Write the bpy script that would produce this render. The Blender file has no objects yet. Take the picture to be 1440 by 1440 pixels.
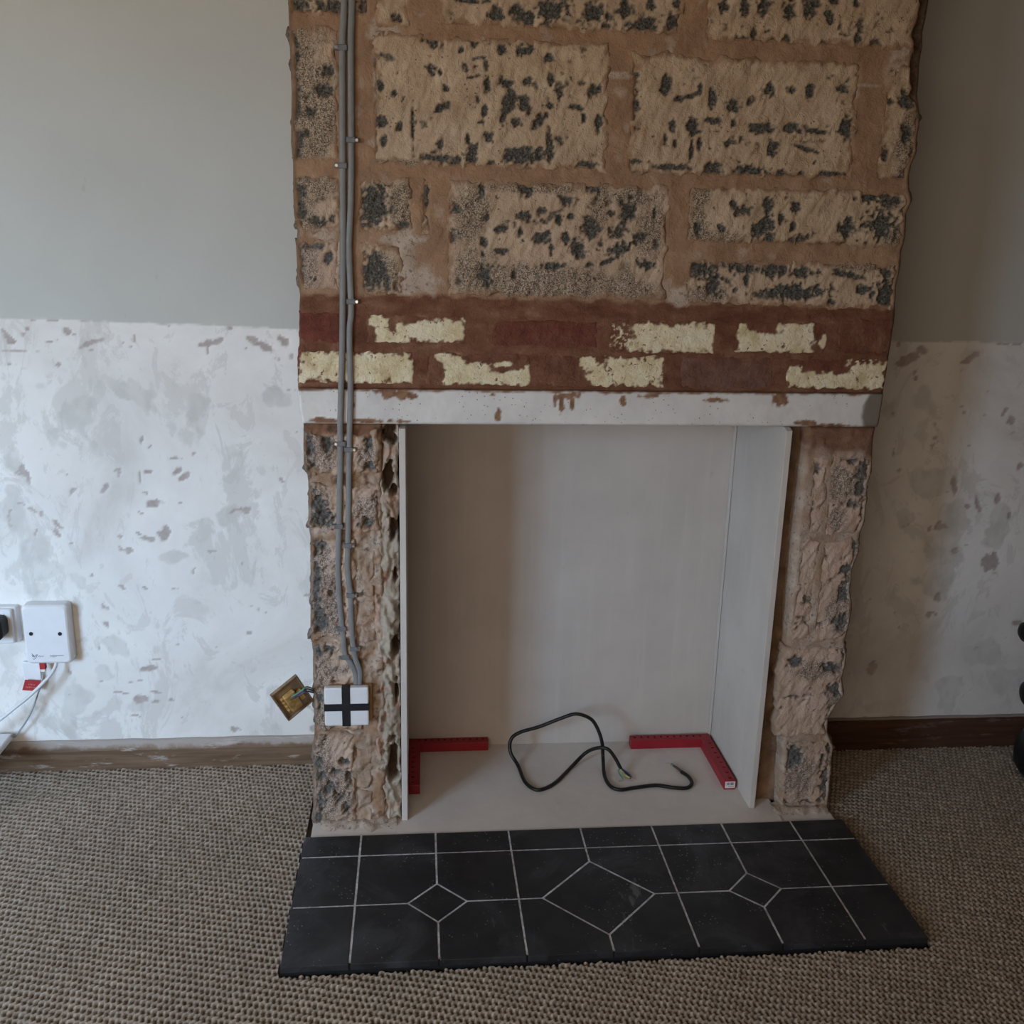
import bpy, bmesh, math, random
import numpy as np
from mathutils import Vector, Matrix

# ------------------------------------------------------------------ camera
SC = bpy.context.scene
COL = SC.collection
F_PX = 1380.3
CAM = np.array([0.2189, -1.8698, 1.2198])
YAW, PITCH, ROLL = 0.0991, 0.2708, 0.0242
_cy, _sy, _cp, _sp, _cr, _sr = math.cos(YAW), math.sin(YAW), math.cos(PITCH), math.sin(PITCH), math.cos(ROLL), math.sin(ROLL)
FWD = np.array([_sy * _cp, _cy * _cp, -_sp])
_r0 = np.array([_cy, -_sy, 0.0])
_u0 = np.cross(_r0, FWD)
RIGHT = _cr * _r0 + _sr * _u0
UP = -_sr * _r0 + _cr * _u0
cam_data = bpy.data.cameras.new('camera')
cam_data.sensor_width = 36.0
cam_data.lens = 36.0 * F_PX / 1440.0
cam_data.clip_start = 0.02
cam = bpy.data.objects.new('camera', cam_data)
COL.objects.link(cam)
cam.matrix_world = Matrix(((RIGHT[0], UP[0], -FWD[0], CAM[0]), (RIGHT[1], UP[1], -FWD[1], CAM[1]),
                           (RIGHT[2], UP[2], -FWD[2], CAM[2]), (0, 0, 0, 1)))
SC.camera = cam

# ------------------------------------------------------------------ world: overcast sky above, duller ground below the horizon
EXPOSURE = 1.35
SKY = (0.51, 0.76, 1.07)
GROUND = (0.17, 0.155, 0.125)
SKY_STRENGTH = 11.8
world = bpy.data.worlds.new('world')
SC.world = world
world.use_nodes = True
wn, wl = world.node_tree.nodes, world.node_tree.links
wn.clear()
wo = wn.new('ShaderNodeOutputWorld')
wb = wn.new('ShaderNodeBackground')
wb.inputs['Strength'].default_value = SKY_STRENGTH
wt = wn.new('ShaderNodeTexCoord')
ws = wn.new('ShaderNodeSeparateXYZ')
wr = wn.new('ShaderNodeValToRGB')
wm = wn.new('ShaderNodeMapRange')
wm.inputs['From Min'].default_value = -1.0
wm.inputs['From Max'].default_value = 1.0
wl.new(wt.outputs['Generated'], ws.inputs[0])
wl.new(ws.outputs['Z'], wm.inputs['Value'])
wl.new(wm.outputs[0], wr.inputs[0])
wr.color_ramp.elements[0].position = 0.49
wr.color_ramp.elements[0].color = (*GROUND, 1)
wr.color_ramp.elements[1].position = 0.53
wr.color_ramp.elements[1].color = (*SKY, 1)
wl.new(wr.outputs[0], wb.inputs['Color'])
wl.new(wb.outputs[0], wo.inputs[0])

# window opening in the rear wall, behind and to the left of the camera
WIN_X0, WIN_X1, WIN_Z0, WIN_Z1, REAR_Y = -2.85, -1.50, 0.50, 1.85, -2.3
REVEAL = 0.42  # unseen wall depth, shaped to cut the window light on the right side
pl = bpy.data.lights.new('window_portal', 'AREA')
pl.shape = 'RECTANGLE'
pl.size, pl.size_y = WIN_X1 - WIN_X0, WIN_Z1 - WIN_Z0
pl.cycles.is_portal = True
po = bpy.data.objects.new('window_portal', pl)
COL.objects.link(po)
po.location = ((WIN_X0 + WIN_X1) / 2, REAR_Y - REVEAL - 0.01, (WIN_Z0 + WIN_Z1) / 2)
po.rotation_euler = (math.radians(90), 0, 0)          # local -Z turned to +Y, into the room

# warm fill lamp added in an invented second window, further right
FILL_X0, FILL_X1, FILL_Z0, FILL_Z1 = -1.12, 0.38, 0.45, 1.40
bl = bpy.data.lights.new('warm_fill', 'AREA')
bl.shape = 'RECTANGLE'
bl.size, bl.size_y = FILL_X1 - FILL_X0 - 0.1, FILL_Z1 - FILL_Z0 - 0.1
bl.energy = 4.6
bl.color = (1.0, 0.82, 0.66)
bo = bpy.data.objects.new('warm_fill', bl)
COL.objects.link(bo)
bo.location = ((FILL_X0 + FILL_X1) / 2, REAR_Y - 0.03, (FILL_Z0 + FILL_Z1) / 2)
bo.rotation_euler = (math.radians(90), 0, 0)

vs = SC.view_settings
SC.display_settings.display_device = 'sRGB'
vs.view_transform = 'Standard'
vs.look = 'None'
vs.exposure = EXPOSURE
vs.gamma = 1.0
vs.use_curve_mapping = False
SC.cycles.use_denoising = True
SC.cycles.max_bounces = 10
SC.cycles.diffuse_bounces = 6

# ------------------------------------------------------------------ helpers: placing
def ray(u, v):
    return RIGHT * ((u - 720.0) / F_PX) + UP * ((720.0 - v) / F_PX) + FWD

def on_y(u, v, y=0.0):
    d = ray(u, v)
    return CAM + d * ((y - CAM[1]) / d[1])

def on_z(u, v, z=0.0):
    d = ray(u, v)
    return CAM + d * ((z - CAM[2]) / d[2])

# ------------------------------------------------------------------ helpers: noise
_rng = np.random.RandomState(7)
_perm = np.concatenate([_rng.permutation(256)] * 3)
_ga = _rng.rand(256) * 2 * np.pi
_gx, _gy = np.cos(_ga), np.sin(_ga)

def perlin(x, y):
    xi, yi = np.floor(x).astype(int), np.floor(y).astype(int)
    xf, yf = x - xi, y - yi
    u, v = xf * xf * xf * (xf * (xf * 6 - 15) + 10), yf * yf * yf * (yf * (yf * 6 - 15) + 10)
    def g(ix, iy, fx, fy):
        h = _perm[_perm[ix & 255] + (iy & 255)]
        return _gx[h] * fx + _gy[h] * fy
    a, b = g(xi, yi, xf, yf), g(xi + 1, yi, xf - 1, yf)
    c, d = g(xi, yi + 1, xf, yf - 1), g(xi + 1, yi + 1, xf - 1, yf - 1)
    return 1.5 * ((a + u * (b - a)) + v * ((c + u * (d - c)) - (a + u * (b - a))))

def fbm(x, y, f, o=3, seed=0.0):
    s, a, t = 0.0, 1.0, 0.0
    for i in range(o):
        s = s + a * perlin(x * f + seed * 13.7 + i * 5.1, y * f + seed * 7.3 + i * 9.7)
        t += a
        a *= 0.5
        f *= 2.03
    return s / t * 1.3

def sstep(a, b, x):
    t = np.clip((x - a) / (b - a), 0, 1)
    return t * t * (3 - 2 * t)

def ellipses(X, Z, lst, wob=0.45, f=90.0, soft=0.18, seed=1.0):
    """soft union of wobbly ellipses / boxes given in metres: (x, z, a, b, angle, kind)"""
    out = np.zeros_like(X)
    n = fbm(X, Z, f, 3, seed) * wob + fbm(X, Z, f * 0.33, 2, seed + 3) * wob * 0.6
    for (cx, cz, a, b, ang, box) in lst:
        R = max(a, b) * 1.9
        m = (np.abs(X - cx) < R) & (np.abs(Z - cz) < R)
        if not m.any():
            continue
        dx, dz = X[m] - cx, Z[m] - cz
        c, s = math.cos(ang), math.sin(ang)
        p, q = (dx * c + dz * s) / a, (-dx * s + dz * c) / b
        if box:
            d = np.maximum(np.abs(p), np.abs(q))
            k = min(a, b)
            d = 1 + np.minimum((1 - np.abs(p)) * a, (1 - np.abs(q)) * b) / k * -1.0
        else:
            d = np.sqrt(p * p + q * q)
        val = sstep(-soft * 0.4, soft, 1 - d + n[m])
        out[m] = np.maximum(out[m], val)
    return out

def px_list(lst, ox, oy, sc, y=0.0, box=0):
    """marks measured in an enlarged view (x, y, rx, ry, angle) -> metres on the plane at depth y"""
    res = []
    for e in lst:
        x, yy, rx, ry = e[:4]
        ang = math.radians(e[4]) if len(e) > 4 else 0.0
        p = on_y(ox + x / sc, oy + yy / sc, y)
        pu = on_y(ox + x / sc + 1, oy + yy / sc, y)
        k = abs(pu[0] - p[0]) / sc
        res.append((p[0], p[2], max(rx * k, 0.002), max(ry * k, 0.002), ang, box))
    return res

# ------------------------------------------------------------------ helpers: objects
def link(o, parent=None, label=None, cat=None, group=None, kind=None):
    COL.objects.link(o)
    if parent is not None:
        o.parent = parent
    if label:
        o['label'] = label
    if cat:
        o['category'] = cat
    if group:
        o['group'] = group
    if kind:
        o['kind'] = kind
    return o

def empty(name, loc=(0, 0, 0), **k):
    o = bpy.data.objects.new(name, None)
    o.empty_display_size = 0.05
    o.location = loc
    return link(o, **k)

def arr_mesh(name, verts, faces, mat=None, smooth=True, attr=None, **k):
    me = bpy.data.meshes.new(name)
    verts = np.asarray(verts, dtype=np.float32).reshape(-1, 3)
    faces = np.asarray(faces, dtype=np.int32).reshape(-1, 4)
    me.vertices.add(len(verts))
    me.vertices.foreach_set('co', verts.ravel())
    nf = len(faces)
    me.loops.add(nf * 4)
    me.loops.foreach_set('vertex_index', faces.ravel())
    me.polygons.add(nf)
    me.polygons.foreach_set('loop_start', np.arange(0, nf * 4, 4, dtype=np.int32))
    me.polygons.foreach_set('loop_total', np.full(nf, 4, dtype=np.int32))
    me.polygons.foreach_set('use_smooth', np.full(nf, smooth, dtype=bool))
    me.update(calc_edges=True)
    if attr is not None:
        a = me.attributes.new('mask', 'FLOAT_COLOR', 'POINT')
        a.data.foreach_set('color', np.asarray(attr, dtype=np.float32).ravel())
    if mat:
        me.materials.append(mat)
    o = bpy.data.objects.new(name, me)
    return link(o, **k)

def bm_obj(name, bm, mat=None, smooth=False, **k):
    me = bpy.data.meshes.new(name)
    bmesh.ops.recalc_face_normals(bm, faces=bm.faces[:])
    bm.to_mesh(me)
    bm.free()
    if mat:
        me.materials.append(mat)
    if smooth:
        for p in me.polygons:
            p.use_smooth = True
    o = bpy.data.objects.new(name, me)
    return link(o, **k)

def add_box(bm, x0, x1, y0, y1, z0, z1, bevel=0.0, seg=2, M=None):
    r = bmesh.ops.create_cube(bm, size=1.0)
    vs_ = r['verts']
    for v in vs_:
        v.co = Vector(((x0 + x1) / 2 + v.co.x * (x1 - x0), (y0 + y1) / 2 + v.co.y * (y1 - y0), (z0 + z1) / 2 + v.co.z * (z1 - z0)))
    if bevel:
        es = list({e for v in vs_ for e in v.link_edges})
        rr = bmesh.ops.bevel(bm, geom=es, offset=bevel, segments=seg, profile=0.5, affect='EDGES')
        vs_ = list({v for f in rr['faces'] for v in f.verts} | {v for v in vs_ if v.is_valid})
    if M is not None:
        for v in vs_:
            v.co = M @ v.co
    return vs_

def box_obj(name, x0, x1, y0, y1, z0, z1, mat, bevel=0.0, seg=2, M=None, **k):
    bm = bmesh.new()
    add_box(bm, x0, x1, y0, y1, z0, z1, bevel, seg, M)
    return bm_obj(name, bm, mat, **k)

def catmull(pts, n=8):
    P = [np.array(p, float) for p in pts]
    P = [2 * P[0] - P[1]] + P + [2 * P[-1] - P[-2]]
    out = []
    for i in range(1, len(P) - 2):
        a, b, c, d = P[i - 1], P[i], P[i + 1], P[i + 2]
        for j in range(n):
            t = j / n
            out.append(0.5 * ((2 * b) + (-a + c) * t + (2 * a - 5 * b + 4 * c - d) * t * t + (-a + 3 * b - 3 * c + d) * t ** 3))
    out.append(P[-2])
    return out

def tube_obj(name, pts, r, mat, seg=10, flat=None, n=8, **k):
    """round tube, or flat=(half width, half thickness) with the width kept in the wall plane"""
    C = catmull(pts, n)
    V, Fc = [], []
    prev = None
    for i, c in enumerate(C):
        t = C[min(i + 1, len(C) - 1)] - C[max(i - 1, 0)]
        t = t / (np.linalg.norm(t) + 1e-9)
        if flat:
            nn = np.array([0, -1.0, 0])
            nn = nn - t * nn.dot(t)
            nn /= np.linalg.norm(nn)
        else:
            if prev is None:
                prev = np.cross(t, [0.3, 0.2, 1.0])
            nn = prev - t * prev.dot(t)
            nn /= np.linalg.norm(nn)
            prev = nn
        b = np.cross(t, nn)
        rw, rt = flat if flat else (r, r)
        for s in range(seg):
            a = 2 * math.pi * s / seg
            V.append(c + b * (rw * math.cos(a)) + nn * (rt * math.sin(a)))
    m = len(C)
    for i in range(m - 1):
        for s in range(seg):
            s2 = (s + 1) % seg
            Fc.append((i * seg + s, i * seg + s2, (i + 1) * seg + s2, (i + 1) * seg + s))
    bm = bmesh.new()
    bv = [bm.verts.new(v) for v in V]
    for f in Fc:
        bm.faces.new([bv[j] for j in f])
    bm.faces.new(bv[:seg])
    bm.faces.new(bv[-seg:])
    return bm_obj(name, bm, mat, smooth=True, **k)

def prism(bm, poly, z0, z1, bevel=0.0):
    vb = [bm.verts.new((p[0], p[1], z0)) for p in poly]
    vt = [bm.verts.new((p[0], p[1], z1)) for p in poly]
    n = len(poly)
    ft = bm.faces.new(vt)
    bm.faces.new(vb[::-1])
    for i in range(n):
        bm.faces.new((vb[i], vb[(i + 1) % n], vt[(i + 1) % n], vt[i]))
    if bevel:
        bmesh.ops.bevel(bm, geom=list(ft.edges), offset=bevel, segments=2, profile=0.5, affect='EDGES')

# ------------------------------------------------------------------ helpers: materials
class Mat:
    def __init__(self, name, rough=0.8, metal=0.0, spec=0.3):
        self.m = bpy.data.materials.new(name)
        self.m.use_nodes = True
        self.n, self.l = self.m.node_tree.nodes, self.m.node_tree.links
        self.b = self.n['Principled BSDF']
        self.b.inputs['Roughness'].default_value = rough
        self.b.inputs['Metallic'].default_value = metal
        self.b.inputs['Specular IOR Level'].default_value = spec
        self._co = None

    def co(self):
        if self._co is None:
            self._co = self.n.new('ShaderNodeTexCoord').outputs['Object']
        return self._co

    def mapped(self, scale=(1, 1, 1), rot=(0, 0, 0), loc=(0, 0, 0)):
        k = self.n.new('ShaderNodeMapping')
        k.inputs['Scale'].default_value = scale
        k.inputs['Rotation'].default_value = rot
        k.inputs['Location'].default_value = loc
        self.l.new(self.co(), k.inputs['Vector'])
        return k.outputs[0]

    def noise(self, scale, detail=4, rough=0.55, vec=None, dist=0.0):
        k = self.n.new('ShaderNodeTexNoise')
        k.inputs['Scale'].default_value = scale
        k.inputs['Detail'].default_value = detail
        k.inputs['Roughness'].default_value = rough
        k.inputs['Distortion'].default_value = dist
        self.l.new(vec or self.co(), k.inputs['Vector'])
        return k.outputs['Fac']

    def voronoi(self, scale, feature='F1', out='Distance', vec=None):
        k = self.n.new('ShaderNodeTexVoronoi')
        k.feature = feature
        k.inputs['Scale'].default_value = scale
        self.l.new(vec or self.co(), k.inputs['Vector'])
        return k.outputs[out]

    def ramp(self, fac, stops):
        k = self.n.new('ShaderNodeValToRGB')
        el = k.color_ramp.elements
        while len(el) < len(stops):
            el.new(0.5)
        for e, (p, c) in zip(el, stops):
            e.position = p
            e.color = (*c, 1) if len(c) == 3 else c
        self.l.new(fac, k.inputs[0])
        return k.outputs[0]

    def rng(self, fac, a, b, c=0.0, d=1.0):
        k = self.n.new('ShaderNodeMapRange')
        k.interpolation_type = 'SMOOTHSTEP'
        for i, v in zip(('From Min', 'From Max', 'To Min', 'To Max'), (a, b, c, d)):
            k.inputs[i].default_value = v
        self.l.new(fac, k.inputs['Value'])
        return k.outputs[0]

    def math(self, op, a, b):
        k = self.n.new('ShaderNodeMath')
        k.operation = op
        for i, v in enumerate((a, b)):
            if isinstance(v, (int, float)):
                k.inputs[i].default_value = v
            else:
                self.l.new(v, k.inputs[i])
        return k.outputs[0]

    def mix(self, fac, a, b, mode='MIX'):
        k = self.n.new('ShaderNodeMix')
        k.data_type = 'RGBA'
        k.blend_type = mode
        for i, v in ((0, fac), (6, a), (7, b)):
            if isinstance(v, (int, float)):
                k.inputs[i].default_value = v
            elif isinstance(v, tuple):
                k.inputs[i].default_value = (*v, 1)
            else:
                self.l.new(v, k.inputs[i])
        return k.outputs[2]

    def mask(self):
        k = self.n.new('ShaderNodeAttribute')
        k.attribute_name = 'mask'
        s = self.n.new('ShaderNodeSeparateColor')
        self.l.new(k.outputs['Color'], s.inputs[0])
        self.alpha = k.outputs['Alpha']
        return s.outputs[0], s.outputs[1], s.outputs[2]

    def color(self, c):
        if isinstance(c, tuple):
            self.b.inputs['Base Color'].default_value = (*c, 1)
        else:
            self.l.new(c, self.b.inputs['Base Color'])
        return self

    def rough(self, r):
        self.l.new(r, self.b.inputs['Roughness'])
        return self

    def bump(self, h, strength=0.5, dist=0.002):
        k = self.n.new('ShaderNodeBump')
        k.inputs['Strength'].default_value = strength
        k.inputs['Distance'].default_value = dist
        self.l.new(h, k.inputs['Height'])
        prev = self.b.inputs['Normal']
        if prev.is_linked:
            self.l.new(prev.links[0].from_socket, k.inputs['Normal'])
        self.l.new(k.outputs[0], prev)
        return self

def plain(name, col, rough=0.6, metal=0.0, spec=0.4, var=0.12, scale=40, bump=0.0):
    m = Mat(name, rough, metal, spec)
    n = m.noise(scale, 3)
    d = tuple(c * (1 - var) for c in col)
    e = tuple(min(1, c * (1 + var)) for c in col)
    m.color(m.ramp(n, [(0.3, d), (0.7, e)]))
    if bump:
        m.bump(m.noise(scale * 6, 3), bump, 0.001)
    return m.m

# concrete block, plaster skim still clinging to it: mask R = bare aggregate, G = gritty half-stripped, B = dusty pink tone
def block_material():
    m = Mat('concrete_block', 0.95, spec=0.15)
    R, G, B = m.mask()
    pl1 = m.ramp(m.noise(17, 6, 0.65), [(0.25, (0.38, 0.26, 0.165)), (0.45, (0.52, 0.385, 0.26)), (0.6, (0.60, 0.46, 0.32)), (0.75, (0.70, 0.57, 0.42))])
    pl2 = m.ramp(m.noise(14, 4), [(0.3, (0.50, 0.34, 0.25)), (0.7, (0.66, 0.51, 0.41))])
    plc = m.mix(B, pl1, pl2)
    grit = m.noise(420, 3, 0.7)
    ag = m.ramp(m.noise(260, 4, 0.75), [(0.34, (0.025, 0.023, 0.02)), (0.47, (0.085, 0.08, 0.07)), (0.60, (0.16, 0.148, 0.128)), (0.74, (0.36, 0.32, 0.27))])
    ag = m.mix(m.rng(B, 0.3, 1, 0.0, 0.22), ag, (0.28, 0.275, 0.27))
    gfac = m.math('MULTIPLY', G, m.rng(grit, 0.40, 0.60))
    fac = m.math('MAXIMUM', R, gfac)
    # little pock marks in the skim
    pock = m.rng(m.voronoi(120), 0.24, 0.12)
    pgate = m.rng(m.noise(20, 4, 0.65), 0.53, 0.60)
    fac = m.math('MAXIMUM', fac, m.math('MULTIPLY', m.math('MULTIPLY', pock, pgate), 0.85))
    c = m.mix(fac, plc, ag)
    tan = m.ramp(m.noise(18, 5), [(0.3, (0.27, 0.165, 0.10)), (0.55, (0.36, 0.225, 0.14)), (0.75, (0.43, 0.29, 0.19))])
    pal = m.ramp(m.noise(30, 4), [(0.3, (0.38, 0.26, 0.18)), (0.7, (0.55, 0.42, 0.32))])
    tan = m.mix(m.rng(B, 0.4, 0.9, 0, 0.75), tan, pal)
    c = m.mix(m.math('MULTIPLY', m.alpha, m.math('SUBTRACT', 1.0, m.math('MULTIPLY', fac, 0.8))), c, tan)
    m.color(c)
    m.bump(m.noise(330, 4, 0.7), 0.65, 0.004)
    m.bump(m.noise(60, 6, 0.65, vec=m.mapped((1, 1, 0.7), rot=(0, 0.5, 0)), dist=0.7), 0.6, 0.007)
    return m.m

# sand mortar: R = red-brown brickwork mortar, G = pale plaster smear, B = dirt dark and painted shade
def mortar_material():
    m = Mat('mortar', 0.95, spec=0.12)
    R, G, B = m.mask()
    tan = m.ramp(m.noise(18, 5), [(0.3, (0.27, 0.165, 0.10)), (0.55, (0.36, 0.225, 0.14)), (0.75, (0.43, 0.29, 0.19))])
    red = m.ramp(m.noise(20, 6, 0.65, vec=m.mapped((0.6, 1, 1.4))), [(0.25, (0.10, 0.042, 0.026)), (0.45, (0.165, 0.072, 0.043)), (0.6, (0.22, 0.11, 0.068)), (0.78, (0.36, 0.215, 0.14))])
    pale = m.ramp(m.noise(30, 4), [(0.3, (0.40, 0.315, 0.245)), (0.7, (0.59, 0.495, 0.415))])
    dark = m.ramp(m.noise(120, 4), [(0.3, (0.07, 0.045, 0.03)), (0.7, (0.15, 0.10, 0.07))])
    c = m.mix(R, tan, red)
    c = m.mix(G, c, pale)
    grit = m.math('MULTIPLY', m.rng(m.noise(130, 5, 0.7), 0.54, 0.64), m.rng(G, 0.2, 0.9, 0.0, 0.7))
    c = m.mix(grit, c, (0.13, 0.10, 0.08))
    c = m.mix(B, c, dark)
    m.color(c)
    m.bump(m.noise(300, 4, 0.7), 0.5, 0.003)
    m.bump(m.noise(55, 6, 0.65, dist=0.5), 0.6, 0.007)
    return m.m

# brick: R = cream paint, G = mortar smeared over the face, B = tone
def brick_material():
    m = Mat('brick', 0.9, spec=0.18)
    R, G, B = m.mask()
    red = m.ramp(m.noise(35, 5), [(0.3, (0.10, 0.03, 0.022)), (0.55, (0.17, 0.05, 0.035)), (0.8, (0.24, 0.085, 0.055))])
    gry = m.ramp(m.noise(45, 5), [(0.3, (0.13, 0.075, 0.06)), (0.7, (0.26, 0.17, 0.14))])
    red = m.mix(B, red, gry)
    smear = m.ramp(m.noise(24, 6, 0.65), [(0.25, (0.10, 0.042, 0.026)), (0.45, (0.165, 0.072, 0.043)), (0.6, (0.22, 0.11, 0.068)), (0.8, (0.36, 0.215, 0.14))])
    paint = m.ramp(m.noise(28, 5), [(0.28, (0.60, 0.48, 0.27)), (0.5, (0.80, 0.70, 0.47)), (0.75, (0.86, 0.80, 0.62))])
    crack = m.rng(m.noise(80, 6, 0.7, dist=1.0), 0.60, 0.66)
    pfac = m.math('MULTIPLY', R, m.math('SUBTRACT', 1.0, crack))
    c = m.mix(G, red, smear)
    m.color(m.mix(pfac, c, paint))
    m.bump(m.noise(260, 4, 0.7), 0.6, 0.003)
    m.bump(m.noise(75, 6, 0.65, dist=0.8), 0.7, 0.006)
    return m.m

# alcove walls: R = brown chips down to old plaster, G = grey skim patches, B = paint above the old dado line
def wall_material():
    m = Mat('alcove_wall', 0.85, spec=0.2)
    R, G, B = m.mask()
    big = m.noise(3.2, 6, 0.62, dist=0.6)
    white = m.ramp(big, [(0.25, (0.60, 0.575, 0.545)), (0.45, (0.745, 0.73, 0.70)), (0.65, (0.83, 0.82, 0.795))])
    veil = m.rng(m.noise(7, 6, 0.68, vec=m.mapped((1, 1, 0.55), loc=(3, 1, 2)), dist=0.8), 0.54, 0.60)
    white = m.mix(m.math('MULTIPLY', veil, 0.75), white, (0.64, 0.625, 0.595))
    thin = m.rng(m.noise(16, 6, 0.7, vec=m.mapped((1, 1, 0.6), loc=(8, 0, 5)), dist=1.0), 0.57, 0.61)
    white = m.mix(m.math('MULTIPLY', thin, 0.4), white, (0.57, 0.55, 0.525))
    white = m.mix(G, white, m.ramp(m.noise(25, 4), [(0.3, (0.53, 0.525, 0.49)), (0.7, (0.62, 0.61, 0.58))]))
    chip = m.ramp(m.noise(40, 3), [(0.3, (0.40, 0.345, 0.325)), (0.7, (0.50, 0.445, 0.42))])
    low = m.mix(R, white, chip)
    paint = m.ramp(m.noise(2.0, 4), [(0.3, (0.49, 0.50, 0.47)), (0.7, (0.55, 0.56, 0.53))])
    scuff = m.rng(m.noise(30, 5, 0.7, vec=m.mapped((1, 1, 0.35))), 0.66, 0.72)
    paint = m.mix(m.math('MULTIPLY', scuff, 0.35), paint, (0.40, 0.39, 0.36))
    m.color(m.mix(B, low, paint))
    m.bump(m.noise(60, 5), 0.15, 0.0015)
    m.bump(m.noise(9, 4), 0.2, 0.004)
    return m.m

def cement_board_material(name, base):
    m = Mat(name, 0.85, spec=0.2)
    a = m.ramp(m.noise(5, 5), [(0.3, tuple(c * 0.90 for c in base)), (0.7, tuple(min(1, c * 1.06) for c in base))])
    streak = m.noise(3, 5, 0.6, vec=m.mapped((14, 14, 0.8)))
    c = m.mix(m.rng(streak, 0.45, 0.75, 0, 0.35), a, tuple(c * 1.12 for c in base))
    blot = m.rng(m.noise(26, 5, 0.7), 0.64, 0.72, 0, 0.3)
    m.color(m.mix(blot, c, tuple(c * 0.72 for c in base)))
    m.bump(m.noise(150, 3), 0.12, 0.001)
    return m.m

def slate_material():
    m = Mat('slate_tile', 0.45, spec=0.42)
    base = m.ramp(m.noise(11, 5), [(0.3, (0.010, 0.0105, 0.0125)), (0.7, (0.021, 0.022, 0.026))])
    dust = m.rng(m.noise(7, 6, 0.68, dist=0.8), 0.48, 0.72, 0, 0.42)
    c = m.mix(dust, base, (0.085, 0.09, 0.10))
    spk = m.math('MULTIPLY', m.rng(m.voronoi(120), 0.20, 0.10), m.rng(m.noise(13, 4, 0.65), 0.50, 0.60))
    c = m.mix(m.math('MULTIPLY', spk, 0.75), c, (0.30, 0.30, 0.30))
    scr = m.rng(m.noise(18, 5, 0.7, vec=m.mapped((1, 0.25, 1), rot=(0, 0, 0.6))), 0.64, 0.71, 0, 0.55)
    c = m.mix(scr, c, (0.19, 0.19, 0.19))
    m.color(c)
    m.rough(m.rng(m.noise(14, 4), 0.3, 0.7, 0.42, 0.62))
    m.bump(m.noise(40, 4), 0.12, 0.002)
    return m.m

def carpet_material():
    m = Mat('carpet', 0.98, spec=0.05)
    R, G, B = m.mask()
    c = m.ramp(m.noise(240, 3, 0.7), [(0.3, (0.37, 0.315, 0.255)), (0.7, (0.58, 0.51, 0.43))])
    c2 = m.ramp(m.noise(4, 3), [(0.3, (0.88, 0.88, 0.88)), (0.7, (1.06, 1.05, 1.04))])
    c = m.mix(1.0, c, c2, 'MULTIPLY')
    c = m.mix(R, m.mix(1.0, c, (0.32, 0.28, 0.24), 'MULTIPLY'), c)  # gaps between the loops get their shade as darker colour
    m.color(c)
    m.bump(m.noise(600, 3, 0.7), 0.5, 0.0015)
    return m.m

def wood_material(name, a, b, worn=0.0, band=None):
    m = Mat(name, 0.6, spec=0.3)
    g = m.noise(4, 5, 0.6, vec=m.mapped((1.2, 10, 22)))
    c = m.ramp(g, [(0.3, a), (0.7, b)])
    if worn:
        w = m.rng(m.noise(16, 5, 0.7, vec=m.mapped((0.5, 1, 2.5))), 0.56, 0.64, 0, worn)
        c = m.mix(w, c, (0.50, 0.47, 0.45))
    if band:
        z = m.n.new('ShaderNodeSeparateXYZ')
        m.l.new(m.co(), z.inputs[0])
        zz = m.math('ADD', z.outputs['Z'], m.math('MULTIPLY', m.math('SUBTRACT', m.noise(14, 5, 0.7), 0.5), band[2]))
        c = m.mix(m.rng(zz, band[0], band[1], 0, band[3]), c, (0.52, 0.49, 0.46))
    m.color(c)
    m.bump(g, 0.2, 0.002)
    return m.m

def lintel_material():
    m = Mat('precast_concrete', 0.85, spec=0.2)
    R, G, B = m.mask()
    c = m.ramp(m.noise(10, 5), [(0.3, (0.60, 0.585, 0.565)), (0.7, (0.75, 0.735, 0.71))])
    holes = m.math('MULTIPLY', m.rng(m.voronoi(120), 0.17, 0.10), m.rng(m.noise(17, 3), 0.45, 0.55))
    c = m.mix(m.math('MULTIPLY', holes, 0.9), c, (0.12, 0.08, 0.055))
    c = m.mix(R, c, m.ramp(m.noise(60, 4), [(0.3, (0.17, 0.085, 0.05)), (0.7, (0.34, 0.20, 0.12))]))
    c = m.mix(G, c, (0.20, 0.17, 0.14))
    m.color(c)
    m.bump(m.noise(90, 4), 0.2, 0.002)
    return m.m

def dab_material():
    m = Mat('board_adhesive', 0.9, spec=0.15)
    R, G, B = m.mask()
    c = m.ramp(m.noise(20, 5), [(0.3, (0.34, 0.285, 0.22)), (0.7, (0.48, 0.42, 0.345))])
    p = m.ramp(m.noise(50, 5), [(0.3, (0.33, 0.20, 0.14)), (0.7, (0.50, 0.35, 0.27))])
    c = m.mix(G, c, p)
    c = m.mix(R, c, (0.10, 0.065, 0.045))
    m.color(c)
    m.bump(m.noise(40, 5, 0.6, vec=m.mapped((1.8, 1, 0.6)), dist=1.5), 0.5, 0.006)
    m.bump(m.noise(250, 4), 0.35, 0.002)
    return m.m

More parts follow.
